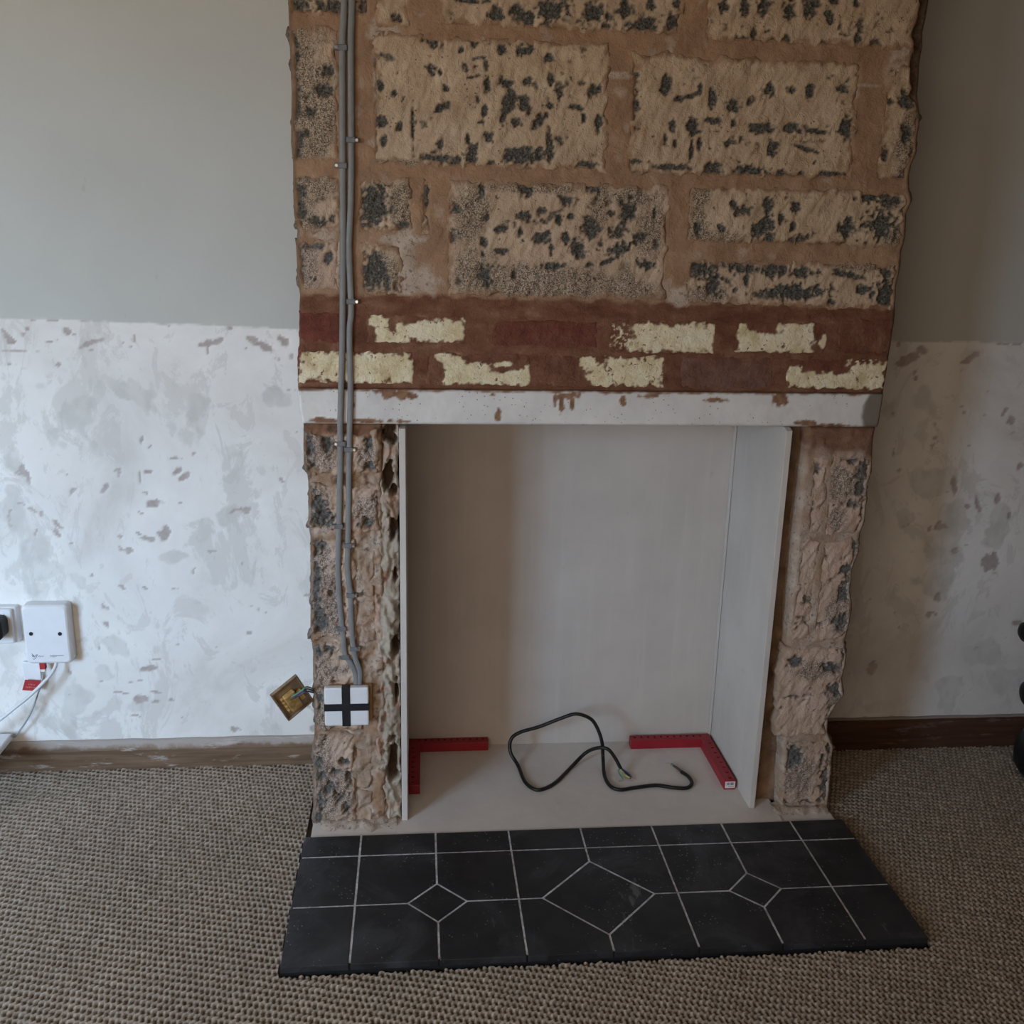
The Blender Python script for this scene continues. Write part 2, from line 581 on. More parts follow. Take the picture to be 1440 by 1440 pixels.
M_BLOCK, M_MORTAR, M_BRICK, M_WALL = block_material(), mortar_material(), brick_material(), wall_material()
M_BOARD = cement_board_material('cement_board', (0.56, 0.505, 0.455))
M_BOARD2 = cement_board_material('side_cement_board', (0.585, 0.545, 0.50))
M_BASE = cement_board_material('hearth_screed', (0.66, 0.60, 0.55))
M_SLATE, M_CARPET, M_LINTEL, M_DAB = slate_material(), carpet_material(), lintel_material(), dab_material()
M_GROUT = plain('grout', (0.50, 0.50, 0.51), 0.9, var=0.45, scale=60)
M_EDGE = plain('hearth_edge', (0.012, 0.012, 0.013), 0.6, var=0.3)
M_SKIRT_L = wood_material('worn_skirting', (0.10, 0.058, 0.034), (0.22, 0.145, 0.09), 0.55, (0.052, 0.064, 0.034, 0.6))
M_SKIRT_R = wood_material('stained_skirting', (0.055, 0.024, 0.014), (0.10, 0.047, 0.028), 0.12, (0.0785, 0.0805, 0.004, 0.45))
M_ROOM = plain('room_paint', (0.64, 0.49, 0.36), 0.9, var=0.04, scale=4)
M_CEIL = plain('ceiling_paint', (0.42, 0.36, 0.29), 0.9, var=0.03, scale=4)
M_FRAME = plain('window_frame_paint', (0.75, 0.75, 0.74), 0.5, var=0.03)
M_ADDED_BLIND = plain('added_blind_fabric', (0.70, 0.58, 0.44), 0.9, var=0.03)  # covers the invented blind behind the fill lamp
M_SUBFLOOR = plain('subfloor_boards', (0.13, 0.085, 0.055), 0.9, var=0.3, scale=20)
M_GREY = plain('grey_pvc', (0.20, 0.20, 0.195), 0.5, var=0.08, spec=0.4)
M_GREY2 = plain('grey_clip_plastic', (0.15, 0.155, 0.16), 0.5, var=0.1)
M_STEEL = plain('steel', (0.55, 0.55, 0.55), 0.3, 1.0)
M_WHITE = plain('white_plastic', (0.74, 0.75, 0.77), 0.35, var=0.02, spec=0.5)
M_WHITE2 = plain('white_pvc_cable', (0.66, 0.67, 0.68), 0.4, var=0.04)
M_GREYCORD = plain('pale_grey_cord', (0.34, 0.35, 0.36), 0.5, var=0.05)
M_BLACK = plain('black_rubber', (0.010, 0.009, 0.008), 0.42, var=0.2, spec=0.35)
M_BLACK2 = plain('black_plastic', (0.008, 0.008, 0.009), 0.5, var=0.2)
M_TAPE = plain('black_tape', (0.012, 0.013, 0.016), 0.5, var=0.2)
M_RED = plain('red_anodised_metal', (0.30, 0.012, 0.022), 0.45, var=0.12, spec=0.5, scale=25)
M_HOLE = plain('dark_hole', (0.02, 0.02, 0.03), 0.8)
M_TAG = plain('red_card', (0.36, 0.02, 0.022), 0.6, var=0.1)
M_PRINT = plain('cream_print', (0.62, 0.42, 0.36), 0.7, var=0.05)
M_INK = plain('grey_ink', (0.10, 0.12, 0.17), 0.7, var=0.05)
M_BRASS = plain('brass', (0.78, 0.50, 0.19), 0.35, 0.55, var=0.3, scale=120)
M_BRASS_DULL = plain('dull_brass', (0.36, 0.27, 0.18), 0.42, 0.5, var=0.3)
M_BOXWOOD = plain('box_side', (0.36, 0.22, 0.10), 0.6, var=0.2)
M_YEL = plain('yellow_wire', (0.62, 0.58, 0.14), 0.45, var=0.1)
M_GREEN = plain('green_wire', (0.10, 0.28, 0.20), 0.45, var=0.1)
M_BLUE = plain('blue_wire', (0.07, 0.10, 0.30), 0.45, var=0.1)
M_BROWNW = plain('brown_wire', (0.10, 0.05, 0.03), 0.45, var=0.1)
M_COPPER = plain('copper', (0.75, 0.50, 0.36), 0.3, 1.0)
M_STICKER = plain('paper_sticker', (0.74, 0.70, 0.69), 0.7, var=0.03)
M_CONCRETE = plain('core_concrete', (0.12, 0.085, 0.06), 0.95, var=0.3, scale=25)

# ------------------------------------------------------------------ room dimensions (metres)
H = 0.874            # underside of lintel
LT = 0.067           # lintel height
XR = 1.137
WALL_Y = 0.275
SKIRT_Y = 0.262
CEIL = 2.35
ROOM_X0, ROOM_X1 = -3.0, 3.0
HX0, HX1, HY0, HY1, HZ = -0.0169, 1.1387, -0.0613, -0.4396, 0.0172
OL, OR, DP = 0.183, 0.963, 0.31

def outline(pts):
    q = [on_y(u, v, 0.0) for u, v in pts]
    z = np.array([p[2] for p in q])[::-1]
    x = np.array([p[0] for p in q])[::-1]
    return lambda zz: np.interp(zz, z, x)

OUT_L = outline([(405, 0), (407, 60), (410, 130), (409, 200), (412, 230), (412, 270), (413, 300), (418, 325), (416, 345), (419, 400), (422, 415),
                 (421, 430), (421, 485), (419, 490), (419, 545), (420, 548), (422, 575), (426, 595), (426, 610), (427, 660), (432, 668), (433, 690),
                 (433, 740), (436, 755), (436, 900), (439, 905), (440, 960), (441, 1000), (442, 1030), (440, 1050), (440, 1165)])
OUT_R = outline([(1311, 0), (1308, 20), (1302, 43), (1303, 63), (1298, 87), (1297, 110), (1294, 133), (1296, 163), (1291, 187), (1290, 213),
                 (1283, 230), (1279, 247), (1279, 263), (1283, 283), (1275, 300), (1274, 333), (1268, 353), (1267, 373), (1261, 400), (1259, 437),
                 (1256, 460), (1249, 508), (1244, 537), (1239, 569), (1235, 594), (1230, 620), (1229, 665), (1222, 681), (1222, 703), (1219, 729),
                 (1212, 751), (1210, 777), (1201, 802), (1198, 830), (1201, 857), (1196, 880), (1190, 902), (1193, 920), (1191, 937), (1186, 955),
                 (1189, 977), (1176, 995), (1167, 1010), (1166, 1030), (1174, 1050), (1172, 1070), (1169, 1107), (1166, 1137)])

# ------------------------------------------------------------------ structure: room shell
wall_win = bmesh.new()
t = REVEAL
for (a, b, c, d) in ((ROOM_X0, WIN_X0, 0, CEIL), (WIN_X1, FILL_X0, 0, CEIL), (FILL_X1, ROOM_X1, 0, CEIL), (FILL_X0, FILL_X1, 0, FILL_Z0), (FILL_X0, FILL_X1, FILL_Z1, CEIL), (WIN_X0, WIN_X1, 0, WIN_Z0), (WIN_X0, WIN_X1, WIN_Z1, CEIL)):
    add_box(wall_win, a, b, REAR_Y - t, REAR_Y, c, d)
bm_obj('wall_rear', wall_win, M_ROOM, kind='structure')
box_obj('wall_left', ROOM_X0 - 0.1, ROOM_X0, REAR_Y - t, WALL_Y + 0.3, 0, CEIL, M_ROOM, kind='structure')
box_obj('wall_right', ROOM_X1, ROOM_X1 + 0.1, REAR_Y - t, WALL_Y + 0.3, 0, CEIL, M_ROOM, kind='structure')
box_obj('ceiling', ROOM_X0 - 0.1, ROOM_X1 + 0.1, REAR_Y - t, WALL_Y + 0.3, CEIL, CEIL + 0.1, M_CEIL, kind='structure')
box_obj('floor', ROOM_X0 - 0.1, ROOM_X1 + 0.1, REAR_Y - t, WALL_Y + 0.3, -0.14, -0.014, M_SUBFLOOR, kind='structure')
w1 = empty('window_1', ((WIN_X0 + WIN_X1) / 2, REAR_Y, WIN_Z0), kind='structure')
def wpart(name, x0, x1, z0, z1, y0=-REVEAL + 0.02, y1=-REVEAL + 0.07):
    o = box_obj(name, x0 - (WIN_X0 + WIN_X1) / 2, x1 - (WIN_X0 + WIN_X1) / 2, y0, y1, z0 - WIN_Z0, z1 - WIN_Z0, M_FRAME, 0.004, parent=w1)
fw = 0.05
wpart('window_frame', WIN_X0, WIN_X0 + fw, WIN_Z0, WIN_Z1)
wpart('window_frame', WIN_X1 - fw, WIN_X1, WIN_Z0, WIN_Z1)
wpart('window_frame', WIN_X0 + fw, WIN_X1 - fw, WIN_Z1 - fw, WIN_Z1)
wpart('window_frame', WIN_X0 + fw, WIN_X1 - fw, WIN_Z0, WIN_Z0 + fw)
wpart('mullion', (WIN_X0 + WIN_X1) / 2 - 0.025, (WIN_X0 + WIN_X1) / 2 + 0.025, WIN_Z0 + fw, WIN_Z1 - fw)
wpart('window_sill', WIN_X0 - 0.04, WIN_X1 + 0.04, WIN_Z0 + 0.0005, WIN_Z0 + 0.025, -REVEAL + 0.0, 0.05)

w2 = empty('added_window', ((FILL_X0 + FILL_X1) / 2, REAR_Y, FILL_Z0), kind='structure')  # unseen window and blind, invented to house the warm fill lamp
for (a, b, c, d) in ((FILL_X0, FILL_X0 + fw, FILL_Z0, FILL_Z1), (FILL_X1 - fw, FILL_X1, FILL_Z0, FILL_Z1), (FILL_X0 + fw, FILL_X1 - fw, FILL_Z0, FILL_Z0 + fw), (FILL_X0 + fw, FILL_X1 - fw, FILL_Z1 - fw, FILL_Z1)):
    box_obj('window_frame', a - w2.location.x, b - w2.location.x, -0.10, -0.04, c - FILL_Z0, d - FILL_Z0, M_FRAME, 0.004, parent=w2)
box_obj('added_blind', FILL_X0 + fw - w2.location.x, FILL_X1 - fw - w2.location.x, -0.08, -0.076, fw, FILL_Z1 - FILL_Z0 - fw, M_ADDED_BLIND, parent=w2)

# alcove walls as fine sheets with their chips and skim patches
def alcove_wall(name, x_lo, x_hi, fine_lo, fine_hi, dado, chips, greys, seed):
    step = 0.004
    xs = np.concatenate([np.linspace(x_lo, fine_lo, 8)[:-1] if fine_lo > x_lo else [], np.arange(fine_lo, fine_hi, step),
                         np.linspace(fine_hi, x_hi, 8) if x_hi > fine_hi else [x_hi]])
    zs = np.concatenate([np.arange(0, 1.12, step), np.linspace(1.12, CEIL, 40)])
    X, Z = np.meshgrid(xs, zs)
    dz = dado(X) + fbm(X, Z, 45, 3, seed) * 0.0025 + fbm(X, X * 0, 9, 2, seed + 2) * 0.002
    B = sstep(-0.0015, 0.0015, Z - dz)
    R = ellipses(X, Z, chips, 0.55, 70, 0.2, seed) * (1 - B)
    # loose small chips
    nn = fbm(X, Z, 22, 4, seed + 5)
    ga = fbm(X, Z, 4, 2, seed + 8)
    R = np.maximum(R, sstep(0.60, 0.66, nn + 0.2 * ga) * (1 - B) * 0.9)
    G = ellipses(X, Z, greys, 1.5, 16, 0.22, seed + 4) * (1 - B) * 0.75 * (0.55 + 0.45 * sstep(-0.3, 0.3, fbm(X, Z * 0.5, 30, 4, seed + 6)))
    Y = np.full_like(X, WALL_Y) - 0.0012 * B + 0.0018 * R - 0.0008 * fbm(X, Z, 12, 3, seed + 9)
    ny, nx = X.shape
    V = np.stack([X, Y, Z], -1).reshape(-1, 3)
    idx = np.arange(nx * ny).reshape(ny, nx)
    Fq = np.stack([idx[:-1, :-1], idx[:-1, 1:], idx[1:, 1:], idx[1:, :-1]], -1).reshape(-1, 4)
    nb = len(V)
    V = np.concatenate([V, [(x_lo, WALL_Y + 0.1, 0), (x_hi, WALL_Y + 0.1, 0), (x_hi, WALL_Y + 0.1, CEIL), (x_lo, WALL_Y + 0.1, CEIL)]])
    Fq = np.concatenate([Fq, [(nb + 1, nb, nb + 3, nb + 2), (nb, idx[0, 0], idx[-1, 0], nb + 3), (idx[0, -1], nb + 1, nb + 2, idx[-1, -1])]])
    A = np.concatenate([np.stack([R, G, B, np.ones_like(R)], -1).reshape(-1, 4), np.zeros((4, 4))])
    return arr_mesh(name, V, Fq, M_WALL, attr=A, kind='structure')

L_CHIPS = px_list([(125, 205, 15, 10), (105, 228, 8, 12, -40), (310, 215, 20, 18), (340, 228, 12, 5, -20), (430, 265, 65, 12, 20), (418, 300, 12, 6),
                   (618, 250, 5, 26), (600, 290, 14, 4), (565, 268, 5, 10, 45), (950, 272, 38, 15, 10), (1005, 262, 24, 14, 25), (957, 305, 4, 22),
                   (1160, 250, 26, 12, -25), (1215, 285, 55, 16, -20), (1300, 258, 30, 18, -30), (1345, 325, 14, 22), (235, 262, 32, 4, 12), (35, 240, 30, 14, -40),
                   (15, 215, 20, 6, -40), (50, 262, 20, 12, 10), (390, 168, 28, 5), (150, 162, 16, 4), (245, 166, 24, 4), (1133, 292, 7, 8), (1058, 200, 13, 8), (1280, 343, 34, 3), (100, 303, 110, 2.5),
                   (650, 720, 5, 24, -20), (690, 748, 9, 3, 40), (810, 800, 24, 9), (685, 862, 17, 9), (820, 858, 28, 12, 30), (850, 885, 34, 12, 40), (642, 890, 6, 30),
                   (485, 935, 12, 28, -35), (710, 1012, 36, 24, 5), (648, 1052, 18, 5, -35), (258, 1098, 36, 14, -42), (258, 1142, 30, 11, -45), (285, 1165, 14, 4),
                   (755, 1145, 24, 34, -25), (680, 1170, 34, 12, -10), (640, 1148, 18, 5, -40), (552, 1160, 10, 9), (990, 1255, 15, 9), (100, 1010, 18, 4, -10), (165, 1140, 5, 20, -25),
                   (328, 1190, 9, 6), (425, 1340, 9, 10), (668, 1397, 12, 8, -30), (310, 878, 6, 6), (1145, 95, 0.1, 0.1)], 0, 400, 3.2727, WALL_Y)
L_CHIPS += px_list([(1050, 35, 18, 6, -40), (1130, 550, 36, 8), (1085, 615, 70, 22), (1020, 845, 55, 34), (1130, 858, 40, 10), (1130, 790, 50, 8, -10), (870, 792, 80, 4, -12), (980, 958, 42, 4, -12), (1010, 705, 30, 6, -15), (940, 718, 20, 7), (720, 465, 6, 14), (500, 640, 12, 40, 10)], 0, 820, 5.1417, WALL_Y)
L_GREY = px_list([(60, 1040, 45, 130, 10), (175, 1330, 75, 150, 8), (390, 1395, 45, 45), (240, 620, 110, 150, 5), (380, 640, 50, 130), (650, 530, 26, 75, 25), (540, 465, 60, 22, -40), (210, 500, 90, 60),
                  (700, 500, 40, 30), (1100, 780, 70, 60), (910, 600, 50, 90), (1020, 1080, 70, 50, 20), (90, 160, 60, 30), (60, 800, 60, 90), (1290, 520, 70, 40, -15), (800, 1250, 50, 40)], 0, 400, 3.2727, WALL_Y)
L_GREY += px_list([(300, 60, 150, 60), (560, 150, 60, 160), (60, 560, 70, 160), (360, 820, 60, 120), (520, 850, 80, 90), (350, 1010, 90, 50), (500, 960, 40, 110), (760, 640, 70, 60), (870, 450, 70, 120), (700, 180, 70, 60, -30), (1000, 900, 90, 40)], 0, 820, 5.1417, WALL_Y)
alcove_wall('wall_back_left', ROOM_X0, 0.02, -0.98, 0.02, lambda x: 1.0346 - 0.022 * (x + 0.4), L_CHIPS, L_GREY, 1.0)
R_CHIPS = px_list([(400, 335, 60, 20, 25), (450, 305, 24, 24), (345, 365, 18, 14), (340, 275, 10, 18), (440, 258, 26, 8), (675, 340, 46, 16, 38), (640, 360, 18, 8), (820, 270, 38, 7), (890, 272, 30, 6),
                   (830, 590, 12, 32, -20), (855, 628, 26, 22), (420, 435, 12, 12), (595, 925, 12, 45, 15), (705, 1010, 10, 40, 25), (795, 990, 14, 24), (745, 1280, 24, 45), (790, 1285, 12, 40, -10), (850, 1060, 8, 18),
                   (900, 835, 14, 20, -35), (655, 1020, 12, 9), (630, 562, 6, 5), (750, 490, 7, 5)], 1160, 400, 3.2727, WALL_Y)
R_CHIPS += px_list([(772, 500, 20, 28), (1290, 30, 40, 40), (1060, 190, 18, 20), (890, 320, 6, 6), (1415, 300, 20, 12)], 980, 780, 3.13, WALL_Y)
R_GREY = px_list([(440, 640, 60, 90, 10), (460, 900, 90, 70), (380, 1070, 40, 50, -40), (560, 1150, 50, 110), (800, 1150, 40, 120, -10), (500, 1360, 60, 60), (300, 560, 60, 30, 45)], 1160, 400, 3.2727, WALL_Y)
R_GREY += px_list([(1080, 110, 60, 70), (800, 660, 70, 24), (1100, 580, 80, 60), (1300, 450, 80, 60), (1330, 560, 80, 70)], 980, 780, 3.13, WALL_Y)
alcove_wall('wall_back_right', XR - 0.08, ROOM_X1, XR - 0.08, 1.95, lambda x: 1.0195 + 0.006 * (x - 1.4), R_CHIPS, R_GREY, 4.0)

# skirting boards
def skirting(name, x0, x1, z1, mat, seed, label):
    n = int((x1 - x0) / 0.01) + 1
    prof = [(WALL_Y, 0.0 - 0.012), (SKIRT_Y, -0.012), (SKIRT_Y, z1 - 0.022), (SKIRT_Y + 0.004, z1 - 0.012), (SKIRT_Y + 0.006, z1 - 0.002), (SKIRT_Y + 0.008, z1), (WALL_Y, z1 + 0.001)]
    xs = np.linspace(x0, x1, n)
    V, Fq = [], []
    wob = fbm(xs, xs * 0, 14, 3, seed) * 0.0016
    for i, x in enumerate(xs):
        for j, (y, z) in enumerate(prof):
            V.append((x, y + (wob[i] if 0 < j < 6 else 0), z + (wob[i] if j > 2 else 0)))
    m = len(prof)
    for i in range(n - 1):
        for j in range(m - 1):
            Fq.append((i * m + j, (i + 1) * m + j, (i + 1) * m + j + 1, i * m + j + 1))
    return arr_mesh(name, V, Fq, mat, smooth=False, kind='structure', label=label)
skirting('baseboard_left', ROOM_X0, 0.012, 0.0715, M_SKIRT_L, 2, 'worn brown wooden skirting board left of the chimney breast')
skirting('baseboard_right', XR - 0.06, ROOM_X1, 0.083, M_SKIRT_R, 5, 'dark stained wooden skirting board right of the chimney breast')

# ------------------------------------------------------------------ chimney breast
breast = empty('wall_chimney_breast', (0, 0, 0), kind='structure', label='stripped chimney breast of concrete blocks and two brick courses')

def sheet(name, xl, xr, z0, z1, step, height, masks, mat, back, parent, edge_r=0.006, edge_d=0.008, jitter=0.0, seed=0.0, smear=0.0, label=None, kind=None):
    """a roughly rectangular slab in the wall plane: front relief grid + sides going back to y=back.
    xl, xr: functions of z;  height(X,Z) -> metres proud of y=0;  masks(X,Z) -> three channels"""
    zm = (z0 + z1) / 2
    w = float(np.mean(xr(np.linspace(z0, z1, 9)) - xl(np.linspace(z0, z1, 9))))
    nx, nz = max(4, int(round(w / step)) + 1), max(4, int(round((z1 - z0) / step)) + 1)
    s, tt = np.linspace(0, 1, nx), np.linspace(0, 1, nz)
    S, T = np.meshgrid(s, tt)
    Z = z0 + (z1 - z0) * T
    XL, XRR = xl(Z), xr(Z)
    X = XL + (XRR - XL) * S
    if jitter:
        e0 = np.exp(-S * w / 0.02) * fbm(Z, Z * 0 + 3, 28, 3, seed) + np.exp(-(1 - S) * w / 0.02) * fbm(Z, Z * 0 + 8, 28, 3, seed + 1)
        X = X + e0 * jitter
        hh = z1 - z0
        e1 = np.exp(-T * hh / 0.02) * fbm(X, X * 0 + 1, 28, 3, seed + 2) + np.exp(-(1 - T) * hh / 0.02) * fbm(X, X * 0 + 6, 28, 3, seed + 3)
        Z = Z + e1 * jitter
    D = np.minimum(np.minimum(S, 1 - S) * w, np.minimum(T, 1 - T) * (z1 - z0))
    q = np.clip(D / edge_r, 0, 1)
    rnd = edge_d * (1 - np.sqrt(np.clip(1 - (1 - q) ** 2, 0, 1)))
    mk = masks(X, Z)
    Y = -(height(X, Z, mk) - rnd)
    V = np.stack([X, Y, Z], -1).reshape(-1, 3)
    idx = np.arange(nx * nz).reshape(nz, nx)
    Fq = np.stack([idx[:-1, :-1], idx[:-1, 1:], idx[1:, 1:], idx[1:, :-1]], -1).reshape(-1, 4)
    al = np.ones_like(X)
    if smear:
        al = sstep(1.0, 0.25, D / smear + 0.75 * fbm(X, Z, 55, 3, 12.0))
    A = np.stack([mk[0], mk[1], mk[2], al], -1).reshape(-1, 4)
    ring = np.concatenate([idx[0, :], idx[1:, -1], idx[-1, -2::-1], idx[-2:0:-1, 0]])
    rb = V[ring].copy()
    rb[:, 1] = back
    nb = len(V)
    k = len(ring)
    V = np.concatenate([V, rb])
    A = np.concatenate([A, A[ring]])
    i = np.arange(k)
    j = (i + 1) % k
    Fq = np.concatenate([Fq, np.stack([ring[i], nb + i, nb + j, ring[j]], -1)])
    return arr_mesh(name, V, Fq, mat, attr=A, parent=parent, label=label, kind=kind)

const = lambda v: (lambda z: np.zeros_like(z) + v)

# pits chiselled through the skim coat down to the aggregate, and gritty areas
PITS = px_list([(245, 300, 28, 25, 30), (230, 385, 42, 25, 10), (175, 470, 22, 22), (155, 560, 15, 20), (100, 200, 22, 110), (108, 420, 24, 120), (110, 600, 30, 90),
    (690, 185, 50, 28, -10), (805, 210, 12, 15), (860, 180, 18, 18), (978, 210, 18, 22), (1075, 215, 40, 25, 15), (1180, 240, 18, 22, -30), (680, 295, 20, 22, 30), (718, 305, 8, 12),
    (828, 290, 15, 20), (912, 280, 8, 20), (880, 245, 30, 6, 10), (855, 325, 25, 6, 15), (465, 350, 18, 30), (524, 395, 10, 14), (745, 370, 14, 20), (915, 365, 14, 35), (1000, 350, 35, 20, 10),
    (1080, 345, 28, 16, 25), (1185, 330, 18, 22), (1220, 390, 14, 25, 15), (1370, 385, 38, 22, 30), (735, 450, 45, 16, 30), (1005, 430, 28, 50, -15), (1075, 440, 32, 38, 20), (875, 420, 8, 15),
    (905, 470, 12, 30), (890, 515, 22, 10, 20), (985, 490, 13, 40), (1040, 520, 25, 18), (1140, 510, 55, 18, 45), (1180, 450, 12, 25), (602, 545, 7, 95), (470, 510, 26, 26), (545, 530, 14, 20),
    (480, 595, 14, 25), (720, 610, 16, 30), (835, 580, 10, 25), (920, 580, 24, 22, 20), (1175, 580, 12, 35), (1220, 590, 15, 25), (1290, 455, 35, 12), (1320, 500, 10, 20), (1380, 520, 18, 35), (1420, 465, 15, 18),
    (700, 665, 100, 13), (780, 680, 30, 22), (855, 660, 28, 48, -10), (1075, 655, 95, 36, 5), (930, 700, 20, 18), (1180, 640, 15, 45), (1330, 700, 45, 24, 10), (440, 470, 12, 190),
    (530, 80, 25, 18), (950, 60, 35, 30), (1040, 40, 35, 25, 20), (1080, 75, 40, 30), (1195, 45, 80, 45, 10), (1160, 110, 25, 25), (1370, 60, 60, 40, 15), (1420, 115, 20, 30), (850, 5, 80, 10),
    (130, 40, 50, 45), (260, 30, 60, 40), (395, 40, 40, 45),
    (785, 885, 28, 25), (890, 800, 18, 40), (910, 915, 18, 20), (1080, 800, 35, 30, 45), (1145, 890, 18, 26), (1075, 908, 32, 18), (1245, 845, 26, 28, 20), (980, 965, 32, 20), (1052, 975, 16, 22),
    (760, 1000, 35, 24), (900, 1025, 22, 24), (895, 1065, 8, 15), (975, 1058, 32, 14), (1215, 930, 16, 24, 20), (1270, 910, 14, 15), (1355, 960, 40, 45, 10), (1150, 1000, 40, 26, 15), (1245, 1000, 18, 20),
    (1300, 1050, 40, 42, 15), (1395, 1035, 20, 22), (1185, 1055, 12, 28), (1195, 1125, 55, 16), (910, 1160, 36, 45), (680, 1120, 16, 30), (1030, 1160, 15, 20), (1355, 1118, 25, 9), (1365, 795, 30, 18),
    (440, 870, 78, 105), (565, 955, 30, 22), (495, 770, 20, 18), (655, 840, 24, 95), (440, 1150, 62, 95), (120, 850, 32, 120), (205, 940, 42, 28), (265, 930, 18, 20), (122, 1110, 22, 110), (250, 1090, 22, 20, 15), (180, 1035, 70, 16)],
    380, 0, 3.0)
PITS += px_list([(115, 35, 30, 40), (225, 15, 18, 25), (185, 110, 75, 28, 5), (320, 95, 48, 32, 20), (340, 20, 20, 25), (535, 25, 25, 28, 20), (620, 30, 20, 40), (705, 30, 30, 35), (808, 45, 28, 45), (895, 25, 35, 45),
    (975, 70, 22, 32, 20), (1090, 10, 20, 15), (600, 170, 30, 18), (658, 140, 15, 28), (735, 178, 22, 18), (795, 175, 20, 30), (948, 190, 18, 16), (1095, 165, 16, 30), (1172, 190, 22, 26), (1250, 275, 20, 28), (995, 10, 25, 12),
    (290, 360, 24, 42), (155, 350, 20, 40), (150, 440, 28, 65), (345, 420, 24, 16), (390, 405, 30, 9, 10), (432, 375, 10, 22), (485, 420, 18, 40), (580, 445, 36, 28), (640, 430, 10, 14), (725, 380, 28, 26), (820, 380, 24, 18),
    (890, 385, 20, 30), (1035, 375, 25, 22), (315, 525, 16, 30), (405, 535, 30, 32), (490, 510, 45, 12), (575, 520, 14, 14), (690, 545, 55, 20), (825, 545, 50, 20, -5), (1045, 540, 40, 45), (920, 555, 60, 9, -5),
    (285, 590, 10, 28), (395, 640, 10, 35), (430, 610, 10, 28), (550, 605, 14, 16), (735, 630, 28, 32), (885, 630, 60, 8, -15), (325, 610, 8, 16), (130, 700, 16, 20), (160, 680, 50, 10), (300, 705, 100, 14), (480, 715, 40, 28),
    (650, 725, 75, 26), (850, 745, 36, 26), (780, 745, 25, 25), (960, 755, 28, 18), (1000, 735, 60, 12), (1300, 430, 35, 35), (1210, 650, 14, 32), (1300, 560, 22, 45, 20), (1270, 760, 45, 18), (1230, 430, 22, 14),
    (715, 870, 20, 45), (610, 890, 42, 20), (570, 860, 15, 20), (835, 875, 24, 28), (775, 920, 14, 30), (820, 955, 12, 24), (690, 965, 50, 42, 20), (720, 1005, 25, 28), (845, 1010, 55, 18, 20), (420, 965, 14, 35),
    (1050, 960, 40, 40), (1185, 950, 70, 58), (1240, 850, 45, 28), (1150, 830, 60, 22), (520, 960, 15, 20), (1020, 1030, 30, 10), (1130, 1025, 20, 10), (130, 895, 40, 40, 20), (95, 975, 38, 28), (180, 1000, 40, 24, 15),
    (90, 1050, 50, 28, 25), (60, 900, 20, 14), (140, 830, 10, 14), (205, 1115, 40, 20), (240, 895, 10, 20), (45, 1100, 40, 9, 30),
    (440, 1130, 80, 38, 5), (490, 1200, 28, 50), (620, 1130, 90, 20, -5), (760, 1140, 60, 28), (870, 1150, 60, 22), (625, 1180, 14, 30), (1060, 1160, 70, 16, -10), (830, 1230, 145, 34, 5), (1220, 1240, 65, 60), (1120, 1220, 35, 20),
    (980, 1275, 20, 12), (1210, 1150, 30, 28)], 840, 0, 3.0)
# left pier
PITS += px_list([(170, 180, 45, 90), (180, 330, 60, 40), (290, 150, 40, 70), (570, 150, 28, 70), (580, 330, 40, 60), (230, 560, 75, 60, -20), (260, 660, 95, 85), (190, 480, 30, 40), (630, 530, 30, 60), (560, 700, 60, 40),
                 (220, 860, 65, 80), (200, 1000, 40, 120), (210, 1200, 45, 130), (240, 1370, 60, 90)], 400, 590, 4.8)
PITS += px_list([(270, 90, 30, 80), (280, 330, 42, 90), (270, 480, 35, 50), (330, 470, 40, 30), (280, 750, 28, 60), (270, 1070, 25, 100)], 370, 780, 3.6)
PITS += px_list([(210, 480, 60, 130), (250, 640, 80, 80), (350, 780, 100, 90), (250, 950, 80, 110), (460, 860, 60, 60), (220, 1120, 60, 80), (430, 1170, 120, 50), (540, 1000, 40, 60), (420, 600, 50, 60), (500, 480, 60, 60), (570, 640, 40, 100)], 420, 1010, 8.0)
# right pier
PITS += px_list([(885, 535, 45, 45, 30), (850, 650, 30, 35), (800, 840, 80, 50, -10), (1200, 440, 80, 50), (1290, 560, 70, 110), (1180, 830, 70, 40), (1270, 680, 50, 90), (1280, 950, 30, 130), (1230, 1150, 40, 110), (1150, 1390, 70, 60)], 1000, 570, 6.0)
PITS += px_list([(590, 50, 45, 60), (570, 210, 50, 50), (600, 380, 30, 40), (320, 440, 55, 26), (520, 475, 65, 30), (535, 600, 45, 60, -45), (290, 970, 60, 80), (370, 1235, 60, 24), (490, 1120, 40, 120), (460, 1000, 16, 60), (505, 900, 20, 60), (440, 1220, 30, 14)], 1040, 820, 4.0)
GRIT = px_list([(200, 420, 120, 280), (520, 690, 220, 22), (840, 900, 90, 160), (850, 1150, 140, 110), (1100, 1190, 420, 90), (1100, 790, 260, 30), (660, 1100, 60, 90), (560, 860, 70, 120), (490, 1140, 60, 100), (200, 780, 110, 60), (1330, 1230, 120, 60), (1390, 850, 60, 100)], 380, 0, 3.0)
GRIT += px_list([(150, 830, 160, 40), (230, 960, 60, 160), (130, 1210, 150, 70), (420, 830, 60, 40), (420, 930, 40, 120), (520, 1010, 140, 40), (560, 1110, 200, 26), (480, 1240, 110, 50), (1150, 1110, 200, 30), (1250, 1000, 60, 60), (1300, 600, 60, 140), (200, 740, 130, 18), (560, 755, 300, 20)], 840, 0, 3.0)
GRIT += px_list([(250, 230, 130, 150), (560, 250, 90, 130), (560, 620, 110, 120), (260, 900, 110, 180), (300, 1200, 110, 260)], 400, 590, 4.8)
GRIT += px_list([(400, 800, 260, 420), (200, 300, 60, 260)], 420, 1010, 8.0)
GRIT += px_list([(330, 580, 160, 40), (350, 300, 60, 160)], 370, 780, 3.6)
